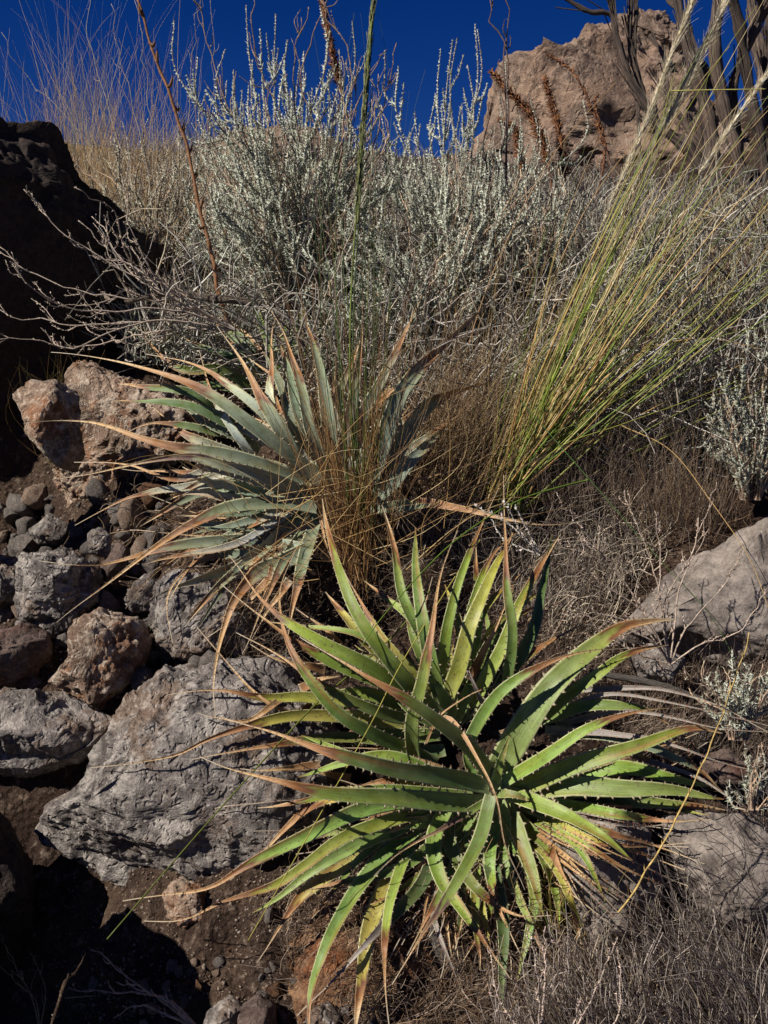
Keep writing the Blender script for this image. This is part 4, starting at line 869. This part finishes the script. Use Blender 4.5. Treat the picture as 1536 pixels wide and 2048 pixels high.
tuft('dry_grass_tuft', 'grey wiry tuft in the gap above the twiggy branches', 1180, 1010, 300, (70, 30), 95, 20, 60, 200, [(150, 132, 118), (120, 100, 84), (176, 156, 134)], dsp=.08)

# long single culms and stalks
def stalk(name, label, pts, r, col, cat='stalk', d0=None, d1=None, knots=0, sides=6, wobble=0.):
    c = spline(np.array(pts, float), 40); d0 = d0 or dg(*pts[0]) - .03; d1 = d1 or d0
    pp = P(c[:, 0], c[:, 1], np.linspace(d0, d1, 40))
    if knots:
        pp += np.stack([vnoise(np.stack([np.arange(40) * .5, np.full(40, k), np.zeros(40)], 1)) for k in range(3)], 1) * wobble
    t = thing(name, label, cat, pp[0]); mb = MB(); tube(mb, pp[::2], np.linspace(r, r * .55, 10), lin(col), sides, .25 if knots else 0, n=70); mb.build('stem', M_TWIG if knots else M_STRAW, t)
    for k in range(knots):
        j = int(3 + k * 36 / max(knots, 1)); dv = nrm(rs.normal(size=3) + UP * 1.2); mb = MB()
        tube(mb, [pp[j], pp[j] + dv * r * 2.2, pp[j] + dv * r * 3.4 + UP * r * 2.5], [r * .9, r * .75, r * .15], lin(col) * .7, 5, .2, n=7); mb.build('bract', M_TWIG, t)
    return t
stalk('flower_stalk', 'tall orange brown dry flower stalk leaning left above the silvery rosette', [(468, 690), (440, 600), (425, 520), (400, 420), (372, 290), (345, 200), (310, 110), (268, -20)], .0075, (140, 98, 66), 'flower stalk', 3.0, 2.95, 14, 8, .004)
stalk('flower_stalk', 'yellow straw stalk rising from the dry grass at lower right', [(1238, 1826), (1300, 1730), (1370, 1600), (1430, 1470), (1480, 1330), (1500, 1250)], .0017, (196, 166, 100), 'stalk', 1.5, 1.45, 10, 6, .002)
stalk('straw_stalk', 'pale straw culm crossing the smooth boulder at right', [(1240, 850), (1340, 900), (1420, 1000), (1500, 1120), (1545, 1240)], .0012, (200, 164, 104), d0=2.2, d1=2.0)
stalk('straw_stalk', 'thin green culm drooping across the gap to the lower right', [(1040, 800), (1180, 960), (1320, 1120), (1420, 1230), (1480, 1340)], .0013, (76, 104, 50), d0=2.2, d1=2.0)
stalk('straw_stalk', 'yellow green culm arching right above the twiggy branches', [(1010, 1010), (1110, 900), (1240, 850), (1380, 800), (1490, 756)], .0016, (150, 148, 66), d0=2.15, d1=2.2)
stalk('straw_stalk', 'short straw lying level below the white feather heads', [(1340, 182), (1420, 180), (1536, 178)], .0016, (214, 204, 120), d0=2.0, d1=2.0)
stalk('straw_stalk', 'straw lying on the soil at the bottom left', [(130, 1996), (250, 1985), (350, 1965), (450, 1950)], .0012, (180, 156, 104))
stalk('straw_stalk', 'long tan stem standing before the outcrop', [(900, 820), (980, 560), (1100, 320), (1245, 148)], .0014, (190, 148, 100), d0=2.6, d1=2.5)

# ---------------------------------------------------------------- woody twigs and shrubs
def twiggy(mb, pts, r0, col, lvl=2, dens=7, spur=.02, seed=0, sidelen=.35, spread=.8):
    """branch following 3-D points, with side twigs and spurs in the same mesh"""
    r_ = np.random.RandomState(seed); n = 26; p = spline(np.asarray(pts), n); L = np.linalg.norm(np.diff(p, axis=0), axis=1).sum()
    p = p + np.stack([vnoise(np.stack([np.arange(n) * .7, np.full(n, seed * 3.1 + k), np.zeros(n)], 1)) for k in range(3)], 1) * L * .02 * np.linspace(0, 1, n)[:, None]
    tube(mb, p, np.linspace(r0, r0 * .35, 8), np.clip(lin(col) * r_.uniform(.8, 1.15), 0, 1), 5, .2, seed, n=n)
    T = nrm(np.gradient(p, axis=0)); out = [p]
    if lvl > 0:
        for k in range(dens):
            j = int(r_.uniform(.15, .97) * n); j = min(j, n - 2); dv = nrm(T[j] + nrm(r_.normal(size=3)) * spread); ll = L * sidelen * r_.uniform(.4, 1) * (1.1 - j / n * .7)
            q = np.array([p[j], p[j] + dv * ll * .5, p[j] + nrm(dv + T[j] * .2 + UP * .35 + r_.normal(size=3) * .2) * ll])
            out += twiggy(mb, q, max(r0 * .5, .0009), col, lvl - 1, max(3, int(dens * .7)), spur, seed * 13 + k + 1, sidelen, spread)
    return out
def spurs(mb, paths, per, L, r, col):
    a = np.concatenate([p[:-1] for p in paths]); b = np.concatenate([p[1:] for p in paths]); ln = np.linalg.norm(b - a, axis=1)
    N = int(ln.sum() * per * 75) + 3; j = rs.choice(len(a), N, p=ln / ln.sum()); f = rs.rand(N, 1); pos = a[j] * (1 - f) + b[j] * f; T = nrm(b - a)[j]
    bits(mb, pos + rs.normal(size=(N, 3)) * .0005, T * .8 + rs.normal(size=(N, 3)) * .7, rs.uniform(.4, 1.4, N) * L, r * rs.uniform(.6, 1.2, N), var(lin(col), N, .2))

def bare_shrub(label, base, tips, d, col, r0=.005, dens=7, dvar=.25, spur=(2.2, .010, .0022), sidelen=.3, lvl=2, seed=0, group=None):
    B0 = P(base[0], base[1], d); t = thing('bare_shrub', label, 'shrub', B0, group)
    for k, tp in enumerate(tips):
        r_ = np.random.RandomState(seed + k); dd = d + r_.uniform(-dvar, dvar * .3)
        if len(tp) == 2: mid = ((base[0] + tp[0]) / 2 + r_.uniform(-20, 20), (base[1] + tp[1]) / 2 + r_.uniform(0, 40)); pp = [base, mid, tp]
        else: pp = [base] + [(tp[i], tp[i + 1]) for i in range(0, len(tp), 2)]
        pp = np.array(pp, float); P3 = P(pp[:, 0], pp[:, 1], np.linspace(d, dd, len(pp)))
        mb = MB(); paths = twiggy(mb, P3, r0, col, lvl, dens, seed=seed + k * 7, sidelen=sidelen); spurs(mb, paths, spur[0], spur[1], spur[2], tuple(min(255, c * 1.08) for c in col))
        mb.build('branch', M_TWIG, t)
    return t
bare_shrub('leafless grey shrub reaching left over the black cliff', (470, 660), [(400, 600, 250, 540, 150, 480, 45, 385), (380, 600, 240, 520, 160, 440), (350, 610, 200, 590, 60, 540, 0, 488), (340, 640, 180, 650, 60, 640, -20, 610), (300, 640, 160, 690, 70, 680, -20, 690),
            (300, 570, 250, 500, 225, 420, 150, 380), (330, 590, 260, 540, 210, 460, 180, 430), (350, 620, 200, 620, 100, 600, 30, 530), (400, 620, 320, 560, 270, 480, 240, 360), (330, 660, 200, 690, 120, 700)], 2.75, (186, 168, 150), .0036, 8, .35, (1.1, .007, .0014), seed=50)
def log_branch(label, pts, r, col, d):
    t = thing('dead_branch', label, 'branch', P(*pts[0], d)); mb = MB(); q = np.array(pts, float)
    tube(mb, P(q[:, 0], q[:, 1], np.full(len(q), d)), r, lin(col), 8, .25, n=40); mb.build('wood', M_BARK, t)
log_branch('thick dead branch with a pale broken end above the silvery rosette', [(250, 605), (330, 588), (420, 595), (508, 606)], [.006, .010, .013, .014], (170, 148, 124), 2.75)
log_branch('grey curved root at the foot of the green rosette', [(870, 1830), (880, 1900), (910, 1970), (960, 2060)], [.010, .014, .010, .008], (150, 140, 130), 1.62)
log_branch('weathered grey branch along the lower right dry grass', [(1180, 1345), (1300, 1365), (1400, 1400), (1540, 1470)], [.007, .008, .006, .005], (160, 148, 134), 1.95)
bare_shrub('small grey twiggy shrub with knobbly stems above the right boulder', (1340, 1330), [(1260, 1180, 1180, 1080, 1110, 985), (1290, 1230, 1180, 1150, 1140, 1080), (1310, 1150, 1250, 985), (1320, 1200, 1318, 1080, 1310, 1020), (1360, 1180, 1400, 1060, 1432, 960), (1280, 1250, 1160, 1220, 1115, 1155),
            (1300, 1280, 1200, 1240, 1130, 1230), (1370, 1260, 1440, 1180, 1490, 1100), (1330, 1200, 1390, 1110, 1420, 1060), (1260, 1300, 1200, 1265, 1170, 1225), (1400, 1290, 1480, 1260, 1530, 1180)], 1.95, (178, 158, 140), .0022, 6, .15, (3.4, .0048, .0014), .22, 2, 90)
bare_shrub('pale knobbly twigs beside the foot of the feather grass', (1080, 1110), [(1020, 1050, 950, 1010), (1040, 1060, 1010, 1000), (1050, 1050, 1030, 1010), (1010, 1080, 985, 1040)], 1.95, (186, 176, 164), .0022, 3, .05, (6., .006, .002), .2, 1, 120)
bare_shrub('whitish knobbly twigs rising from the bottom edge right of centre', (1080, 2110), [(1076, 1960, 1056, 1850), (1090, 1950, 1090, 1850), (1160, 2040, 1236, 1880), (1220, 2050, 1240, 1960, 1232, 1900), (1140, 2060, 1160, 2000), (1000, 2000, 980, 1900)], 1.42, (186, 166, 150), .0020, 5, .05, (4., .0045, .0013), .18, 1, 130)
bare_shrub('broken pale twig lying on the soil at the bottom left', (400, 2060), [(330, 2000, 232, 1962), (300, 1985, 240, 1940, 180, 1892), (350, 2010, 300, 1990, 140, 1980), (280, 2010, 230, 2035)], dg(330, 2000) - .03, (176, 150, 130), .0026, 4, .03, (2., .006, .0015), .2, 1, 140)
bare_shrub('wispy dead twigs in the black hollow at the lower left', (80, 2060), [(60, 1990, 0, 1870), (70, 2000, 30, 1960, 0, 1930), (90, 1980, 60, 1900)], dg(80, 2040) - .1, (150, 130, 100), .0012, 4, .03, (1., .004, .001), .25, 1, 150)

# dark-stemmed twigs against the sky
bare_shrub('dark leafless stems rising above the silvery shrubs against the sky', (1010, 640), [(1000, 400, 1012, 150, 970, -10), (1015, 420, 1014, 160, 1018, -30), (1000, 500, 970, 300, 985, 200)], 3.3, (96, 78, 70), .006, 5, .1, (1.5, .008, .002), .15, 1, 160)
bare_shrub('brown bare branches poking from the top of the left silvery shrub', (640, 520), [(640, 300, 600, 150, 660, -20), (680, 300, 700, 130, 640, 0), (700, 250, 740, 150, 770, 100), (560, 250, 520, 120, 500, -10), (480, 260, 430, 130, 400, -20), (470, 300, 440, 150), (590, 200, 610, 20), (760, 250, 780, 120, 790, 90)], 3.2, (150, 126, 106), .0042, 7, .2, (1.6, .007, .0018), .22, 1, 170)
bare_shrub('thin pale stems leaning before the sky left of the silvery shrub', (330, 620), [(300, 380, 245, 120, 222, 10), (310, 400, 300, 200, 270, 0), (280, 420, 200, 160, 170, -20), (290, 450, 120, 220, 0, 70), (340, 420, 420, 200, 428, -10), (360, 400, 380, 160, 400, -20), (250, 480, 190, 370, 178, 240)], 3.4, (176, 160, 136), .0022, 3, .2, (.6, .006, .0012), .15, 1, 180)

SILV = [(202, 206, 186), (176, 182, 160), (222, 222, 204), (150, 152, 128)]
def silver_shrub(label, base, tips, d, nrand, box, dvar=.3, stem_r=.0035, leaf=(.014, .0024), per=46, seed=0, cols=SILV, twigs=True, side=6):
    """stems from a common foot to the given tips, clothed in tiny felted leaves"""
    r_ = np.random.RandomState(seed); B0 = P(base[0], base[1], d); t = thing('silver_shrub', label, 'shrub', B0)
    allp = list(tips)
    for k in range(nrand):
        a = r_.rand(); allp.append((box[0] + (box[2] - box[0]) * a, box[1] + (box[3] - box[1]) * r_.rand() ** .8))
    fol = MB(); spread = (box[2] - box[0]) * .28
    for k, tp in enumerate(allp):
        dd = d + r_.uniform(-dvar, dvar); bx = base[0] + (tp[0] - base[0]) * .45 + r_.uniform(-1, 1) * spread * .3
        by = max(base[1] - r_.uniform(0, .3) * (base[1] - tp[1]), tp[1] + 60)
        q = np.array([(base[0] + (tp[0] - base[0]) * .2, base[1]), (bx, (by * .6 + tp[1] * .4)), (tp[0] + r_.uniform(-15, 15), tp[1] + (by - tp[1]) * .22), tp], float)
        p = spline(P(q[:, 0], q[:, 1], np.array([d, (d + dd) / 2, dd, dd])), 30)
        mb = MB(); tube(mb, p, np.linspace(stem_r, stem_r * .35, 6), pal([(132, 112, 96), (160, 142, 122), (104, 86, 72)], 1)[0], 4, .15, n=24); paths = [(p, .12)]
        T = nrm(np.gradient(p, axis=0)); L = np.linalg.norm(np.diff(p, axis=0), axis=1).sum(); bare = (k % 3 == 1) and k >= len(tips); dens_k = r_.uniform(.6, 1.4); tone_k = r_.uniform(.7, 1.15)
        if bare:
            mb = MB(); pth = twiggy(mb, p[::4], stem_r * r_.uniform(.8, 1.3), [(176, 150, 126), (196, 168, 138), (140, 118, 100)][r_.randint(3)], 2, 6, seed=seed * 31 + k, sidelen=.26, spread=.7); spurs(mb, pth, .7, .008, .0014, (176, 164, 140)); mb.build('stem', M_TWIG, t); continue
        for s in range(side):
            j = int(r_.uniform(.3, .85) * 30); dv = nrm(T[j] * 1.1 + r_.normal(size=3) * .55); ll = L * r_.uniform(.12, .32) * (1.2 - j / 30)
            s3 = spline(np.array([p[j], p[j] + dv * ll * .5, p[j] + dv * ll * .8 + UP * ll * .25]), 12); tube(mb, s3, stem_r * .4, lin(140, 128, 108), 3, n=8); paths.append((s3, .0))
        if k % 1 == 0: mb.build('stem', M_TWIG, t)
        for (pp, st) in paths:
            n = len(pp); Lp = np.linalg.norm(np.diff(pp, axis=0), axis=1).sum(); N = int(Lp * (1 - st) * per * 9 * dens_k); u = st + (1 - st) * r_.rand(N)
            # clustered in little whorls along the stem
            u = np.clip(np.round(u * Lp / .012) * .012 / Lp + r_.normal(size=N) * .002 / Lp, st, 1)
            f = u * (n - 1); i0 = np.clip(f.astype(int), 0, n - 2); w = (f - i0)[:, None]; pos = pp[i0] * (1 - w) + pp[i0 + 1] * w; Tl = nrm(pp[i0 + 1] - pp[i0])
            size = leaf[0] * (1.35 - .85 * u) * r_.uniform(.45, 1.4, N)
            bits(fol, pos, Tl * .7 + nrm(r_.normal(size=(N, 3))) * .9, size, leaf[1] * r_.uniform(.6, 1.1, N), np.clip(pal(cols, N) * tone_k, 0, 1))
    fol.build('foliage', M_SHRUB, t, kind='stuff')
    return t
silver_shrub('big silvery shrub left of centre reaching into the sky', (600, 640), [(348, 42), (492, 10), (520, 60), (552, 30), (640, 12), (704, 42), (470, 190), (575, 80), (410, 190), (745, 160), (682, 120), (600, 120), (450, 100), (660, 60)], 3.15, 150, (390, 90, 790, 460), .35, seed=201, per=66)
silver_shrub('silvery shrub right of centre with upright spikes against the sky', (920, 680), [(797, 132), (881, 100), (905, 80), (914, 76), (950, 48), (955, 60), (872, 190), (935, 130), (1000, 190), (1060, 190), (1166, 200), (840, 250), (985, 260), (1010, 120), (1040, 230), (1090, 260), (1120, 330), (860, 300), (1000, 300)], 3.2, 145, (770, 220, 1120, 530), .35, seed=202, per=66)
silver_shrub('silvery foliage mass low behind the upright grass culms', (850, 740), [(700, 400)], 2.9, 100, (600, 330, 1010, 640), .2, seed=203, per=70)
silver_shrub('sparse silvery shrub behind the brown stalk', (420, 560), [(420, 330)], 3.5, 34, (340, 310, 540, 480), .3, seed=204, per=40)
silver_shrub('dull grey twiggy shrub on the crest at the upper left', (300, 520), [(240, 260), (300, 230), (360, 240)], 3.8, 90, (150, 240, 480, 450), .4, seed=209, per=40, cols=[(196, 190, 168), (160, 152, 132), (212, 206, 182)])
silver_shrub('low pale shrub on the slope at the far right behind the grass', (1430, 780), [], 3.0, 60, (1290, 470, 1580, 740), .3, seed=210, per=44, cols=[(180, 172, 150), (150, 140, 122), (140, 150, 112)])
silver_shrub('bright silvery shrub at the right edge above the smooth boulder', (1500, 1000), [(1490, 640), (1530, 620)], 2.35, 44, (1410, 690, 1600, 930), .15, seed=205, per=75, leaf=(.010, .0018))
silver_shrub('low silvery cushion at the right edge below the smooth boulder', (1480, 1480), [], 1.7, 26, (1370, 1290, 1570, 1430), .08, seed=206, per=60, leaf=(.012, .0016), stem_r=.002)
silver_shrub('low silvery sprig right of the dead leaves', (1500, 1620), [], 1.62, 16, (1440, 1480, 1580, 1590), .06, seed=207, per=60, leaf=(.010, .0013), stem_r=.002)
silver_shrub('dull silvery shrub on the slope behind the feather grass', (1180, 720), [(1140, 430)], 3.2, 80, (1000, 340, 1310, 640), .3, seed=208, per=60, cols=[(176, 178, 158), (150, 150, 130), (198, 196, 178)])

# dried flower spikes before the outcrop
def flower_spike(label, pts, d, wid, thick=True):
    c = spline(np.array(pts, float), 50); pp = P(c[:, 0], c[:, 1], d); t = thing('dried_flower_spike', label, 'flower spike', pp[0]); mb = MB(); tube(mb, pp[::4], np.linspace(.006, .003, 6), lin(112, 76, 54), 6, .15, n=40); mb.build('stem', M_TWIG, t)
    M = 800 if thick else 130; j = rs.randint(16, 50, M); T = nrm(np.gradient(pp, axis=0)); mb = MB(); ww = wid * (1 - .5 * ((j - 16) / 34.))
    bits(mb, pp[j], nrm(rs.normal(size=(M, 3)) + T[j] * .9), ww * rs.uniform(.5, 1.1, M), .005, pal([(112, 68, 40), (84, 50, 32), (146, 98, 58), (70, 44, 32)], M)); mb.build('bract', M_SHRUB, t)
flower_spike('bushy rust brown flower spike curving left before the outcrop', [(1110, 420), (1090, 300), (1060, 230), (1025, 190), (985, 145)], 4.0, .055)
flower_spike('bushy rust brown flower spike standing upright before the outcrop', [(1120, 440), (1130, 330), (1110, 230), (1090, 160)], 4.1, .055)
flower_spike('short rust brown flower spike low beside the outcrop base', [(1060, 400), (1040, 320), (1030, 260), (1000, 240)], 4.1, .045)
flower_spike('thin spike of sparse brown buds leaning left over the outcrop', [(1240, 400), (1200, 260), (1150, 150), (1090, 105)], 4.0, .045, False)
flower_spike('thin brown budded spike right of the bushy ones', [(1190, 410), (1210, 300), (1190, 210), (1195, 190)], 4.0, .03, False)
flower_spike('rust brown flower spike against the sky above the silvery shrub', [(700, 260), (670, 130), (655, 60), (640, -20)], 3.3, .035)

# dead shaggy tree at the upper right
def dead_tree():
    d = 4.8; t = thing('dead_tree', 'dead shaggy barked tree with many dark limbs at the upper right corner', 'tree', P(1540, 700, d + .1)); N = 0
    def limb(name, pts, r, sd, dd=0.):
        q = np.array(pts, float); mb = MB(); p3 = spline(P(q[:, 0], q[:, 1], d + dd * np.linspace(0, 1, len(q))), 40)
        c = pal([(118, 98, 84), (98, 80, 68), (134, 112, 96)], 1)[0]; r = [x * .68 for x in r]
        tube(mb, p3, r, c, 12, .38, sd, n=60)
        # loose strips of bark
        M = 26; T = nrm(np.gradient(p3, axis=0)); j = rs.randint(0, 34, M); rr = np.interp(j / 40, np.linspace(0, 1, len(r)), r)
        off = nrm(rs.normal(size=(M, 3))); st = p3[j] + off * rr[:, None] * .95; Pn = st[:, None] + T[j][:, None] * (rs.uniform(.06, .3, M)[:, None, None] * np.linspace(0, 1, 5)[None, :, None]) + off[:, None] * (np.linspace(0, 1, 5) ** 2)[None, :, None] * .012
        strands(mb, Pn, np.full((M, 5), .0035), pal([(140, 118, 100), (110, 92, 78), (170, 150, 130)], M), 3)
        mb.build(name, M_BARK, t)
    limb('trunk', [(1560, 720), (1515, 600), (1480, 480), (1430, 380), (1370, 290)], [.11, .085, .07, .06, .05], 1)
    limb('branch', [(1375, 295), (1320, 250), (1262, 160), (1235, 80), (1222, 30), (1175, 22), (1120, -10)], [.045, .035, .03, .028, .02, .014], 2, -.1)
    limb('branch', [(1228, 60), (1222, 10), (1200, -30)], [.018, .012], 3, -.1)
    limb('branch', [(1290, 200), (1262, 100), (1262, 0), (1260, -30)], [.024, .02, .014], 4)
    limb('branch', [(1282, 420), (1278, 280), (1270, 120), (1272, -20)], [.014, .014, .010], 5)
    limb('branch', [(1500, 560), (1440, 420), (1420, 250), (1380, 110), (1350, -20)], [.06, .05, .045, .035], 6)
    limb('branch', [(1530, 600), (1500, 420), (1450, 220), (1430, 100), (1440, -20)], [.06, .05, .045, .04], 7, -.2)
    limb('branch', [(1545, 560), (1535, 360), (1500, 180), (1480, 60), (1455, -30)], [.055, .05, .04, .035], 8, -.3)
    limb('branch', [(1560, 420), (1545, 260), (1520, 120), (1500, -30)], [.05, .045, .035], 9, .2)
    limb('branch', [(1440, 380), (1400, 280), (1408, 180), (1375, 60), (1385, -30)], [.035, .03, .03, .02], 10, .3)
    limb('branch', [(1480, 300), (1465, 180), (1500, 80), (1540, 0)], [.035, .03, .03], 11, -.2)
    limb('branch', [(1420, 320), (1340, 200), (1330, 120), (1300, 70)], [.028, .022, .016], 12, .2)
    limb('branch', [(1470, 240), (1400, 120), (1370, 40), (1320, -20)], [.03, .026, .02], 13, .4)
    limb('branch', [(1560, 240), (1536, 120), (1545, -20)], [.04, .035, .03], 14)
    limb('branch', [(1500, 200), (1490, 100), (1520, 20), (1500, -30)], [.026, .02, .02], 15, -.3)
dead_tree()

# ---------------------------------------------------------------- undergrowth nobody could count
def undergrowth(name, label, poly, N, L, ang, cols, r=(.0008, .0018), wob=.004, cat='undergrowth', mat=None, bend=12, dsp=.08, n=7, hover=0.):
    poly = np.array(poly, float); lo, hi = poly.min(0), poly.max(0); pts = []
    def inside(p):
        x, y = p[:, 0], p[:, 1]; c = np.zeros(len(p), bool); j = len(poly) - 1
        for i in range(len(poly)):
            xi, yi = poly[i]; xj, yj = poly[j]
            c ^= ((yi > y) != (yj > y)) & (x < (xj - xi) * (y - yi) / (yj - yi + 1e-9) + xi); j = i
        return c
    while sum(len(a) for a in pts) < N: q = rs.uniform(lo, hi, (N, 2)); pts.append(q[inside(q)])
    p0 = np.concatenate(pts)[:N]; d = Dg(p0[:, 0], p0[:, 1], H); sc = 1 / (PX * d)       # px per metre
    a = R(1) * rs.normal(ang[0], ang[1], N); l = rs.uniform(*L, N) * sc; p1 = p0 + np.stack([np.cos(a), -np.sin(a)], 1) * l[:, None]
    d = d - hover * rs.rand(N) * np.clip(d - 2.45, 0, 1.2)
    Pn = curve_px(p0, p1, rs.normal(0, bend, N) * l / 200, n, d + .01, d - .02 - np.abs(rs.normal(size=N)) * dsp * (l / sc) / .2) + wob * np.cumsum(rs.normal(size=(N, n, 3)), 1) * np.linspace(0, 1, n)[None, :, None]
    rr = rs.uniform(*r, N); mb = MB(); strands(mb, Pn, rr[:, None] * (1 - .6 * np.linspace(0, 1, n))[None], pal(cols, N), 3); o = mb.build(name, mat or M_TWIG); tag(o, label, cat, kind='stuff')
    return Pn
BK = [(178, 168, 156), (140, 130, 120), (210, 202, 188), (88, 78, 72), (206, 190, 162), (108, 98, 90), (172, 176, 160)]
undergrowth('dry_undergrowth', 'tangled grey brown dry undergrowth covering the slope behind the rosettes', [(250, 700), (230, 470), (330, 330), (520, 300), (800, 320), (1100, 380), (1560, 420), (1560, 900), (1200, 980), (850, 900), (500, 760)], 20000, (.05, .24), (92, 40), BK, (.0014, .0036), .009, n=5, hover=.25)
undergrowth('dry_undergrowth', 'stubby grey green leafy tangle low on the slope behind the rosettes', [(250, 720), (250, 480), (360, 330), (560, 310), (800, 330), (1100, 390), (1560, 430), (1560, 900), (1200, 980), (850, 900), (500, 760)], 30000, (.018, .06), (90, 60), BK + SILV[:2], (.0022, .0046), .004, n=3, hover=.45)
undergrowth('dry_undergrowth', 'crossing dead twigs tangled through the slope vegetation', [(150, 560), (250, 480), (360, 330), (560, 310), (800, 330), (1100, 390), (1560, 430), (1560, 900), (1200, 980), (850, 900), (500, 760)], 2600, (.12, .45), (80, 60), BK, (.002, .0045), .014, n=8, hover=.7, bend=40)
undergrowth('dry_undergrowth', 'fine pale dry grass on the crest at the upper left', [(130, 330), (240, 300), (400, 290), (500, 330), (450, 480), (260, 520), (190, 420)], 2400, (.06, .30), (90, 24), STRAW[:1] + BK + BK + BK, (.001, .0024), .004, n=6)
undergrowth('dry_undergrowth', 'dry reddish stems and pale leaves on the slope at the far right', [(1180, 520), (1560, 430), (1560, 900), (1250, 800)], 9000, (.05, .2), (80, 45), [(184, 152, 126), (150, 120, 98), (206, 190, 160), (140, 146, 104)], (.0014, .0034), .008, n=5, hover=.35)
undergrowth('dry_grass', 'dense grey dry grass filling the lower right corner', [(1000, 2160), (1060, 2060), (1130, 1960), (1240, 1930), (1340, 1890), (1420, 1850), (1500, 1740), (1620, 1600), (1620, 2160)], 3000, (.04, .15), (118, 20), [(216, 202, 190), (186, 170, 158), (236, 222, 208), (112, 98, 90), (232, 210, 176)], (.0008, .0018), .0028, 'grass', M_STRAW, 24, .10)
undergrowth('dry_grass', 'taller grey grass blades leaning in at the lower right edge', [(1380, 2160), (1400, 1960), (1480, 1880), (1560, 1760), (1640, 1700), (1640, 2160)], 900, (.10, .28), (122, 14), [(206, 190, 176), (176, 158, 144), (230, 214, 196), (112, 98, 90)], (.0008, .0017), .0028, 'grass', M_STRAW, 24, .10)
undergrowth('dry_grass', 'short dead grass stubble under the long dry grass at lower right', [(1000, 2160), (1060, 2040), (1130, 1930), (1240, 1900), (1340, 1880), (1420, 1850), (1500, 1740), (1620, 1600), (1620, 2160)], 2500, (.02, .08), (100, 50), GREY, (.0007, .0015), .002, 'grass', M_STRAW, 24, .04)
undergrowth('dry_undergrowth', 'dark thatch of dead stems in the gap right of the central grass tufts', [(820, 1120), (900, 1010), (1200, 960), (1330, 1080), (1230, 1260), (1120, 1330), (1000, 1200)], 1500, (.06, .22), (95, 42), [(166, 152, 138), (192, 178, 160), (104, 92, 84), (214, 196, 168)], (.0010, .0024), .005, bend=60)
undergrowth('dry_grass', 'matted grey thatch on the ground at the right below the smooth boulder', [(1060, 1330), (1250, 1300), (1560, 1330), (1560, 1620), (1300, 1560)], 2200, (.03, .12), (70, 60), GREY, (.0005, .0012), .003, 'grass', M_STRAW)
undergrowth('leaf_litter', 'dark tangle of roots and dead fibres between the rosettes', [(420, 1160), (560, 1080), (900, 1000), (1200, 1050), (1250, 1250), (1300, 1300), (1100, 1330), (640, 1250), (520, 1400), (430, 1320)], 4600, (.03, .15), (60, 90), [(118, 98, 82), (150, 126, 104), (84, 70, 60), (190, 168, 140)], (.0004, .001), .004, 'litter', M_STRAW, 60)
undergrowth('leaf_litter', 'grey dead fibres under the lower leaves of the green rosette', [(560, 1780), (900, 1700), (1100, 1850), (1050, 2080), (750, 2080), (560, 1980)], 2600, (.02, .10), (110, 70), GREY + BR[:2], (.0005, .0013), .0015, 'litter', M_STRAW, 40, .02)
undergrowth('leaf_litter', 'bits of dry stem on the rubble at the left', [(130, 960), (420, 960), (420, 1200), (250, 1150)], 260, (.03, .14), (20, 60), GREY + BR, (.0006, .0016), .003, 'litter', M_STRAW, 60)
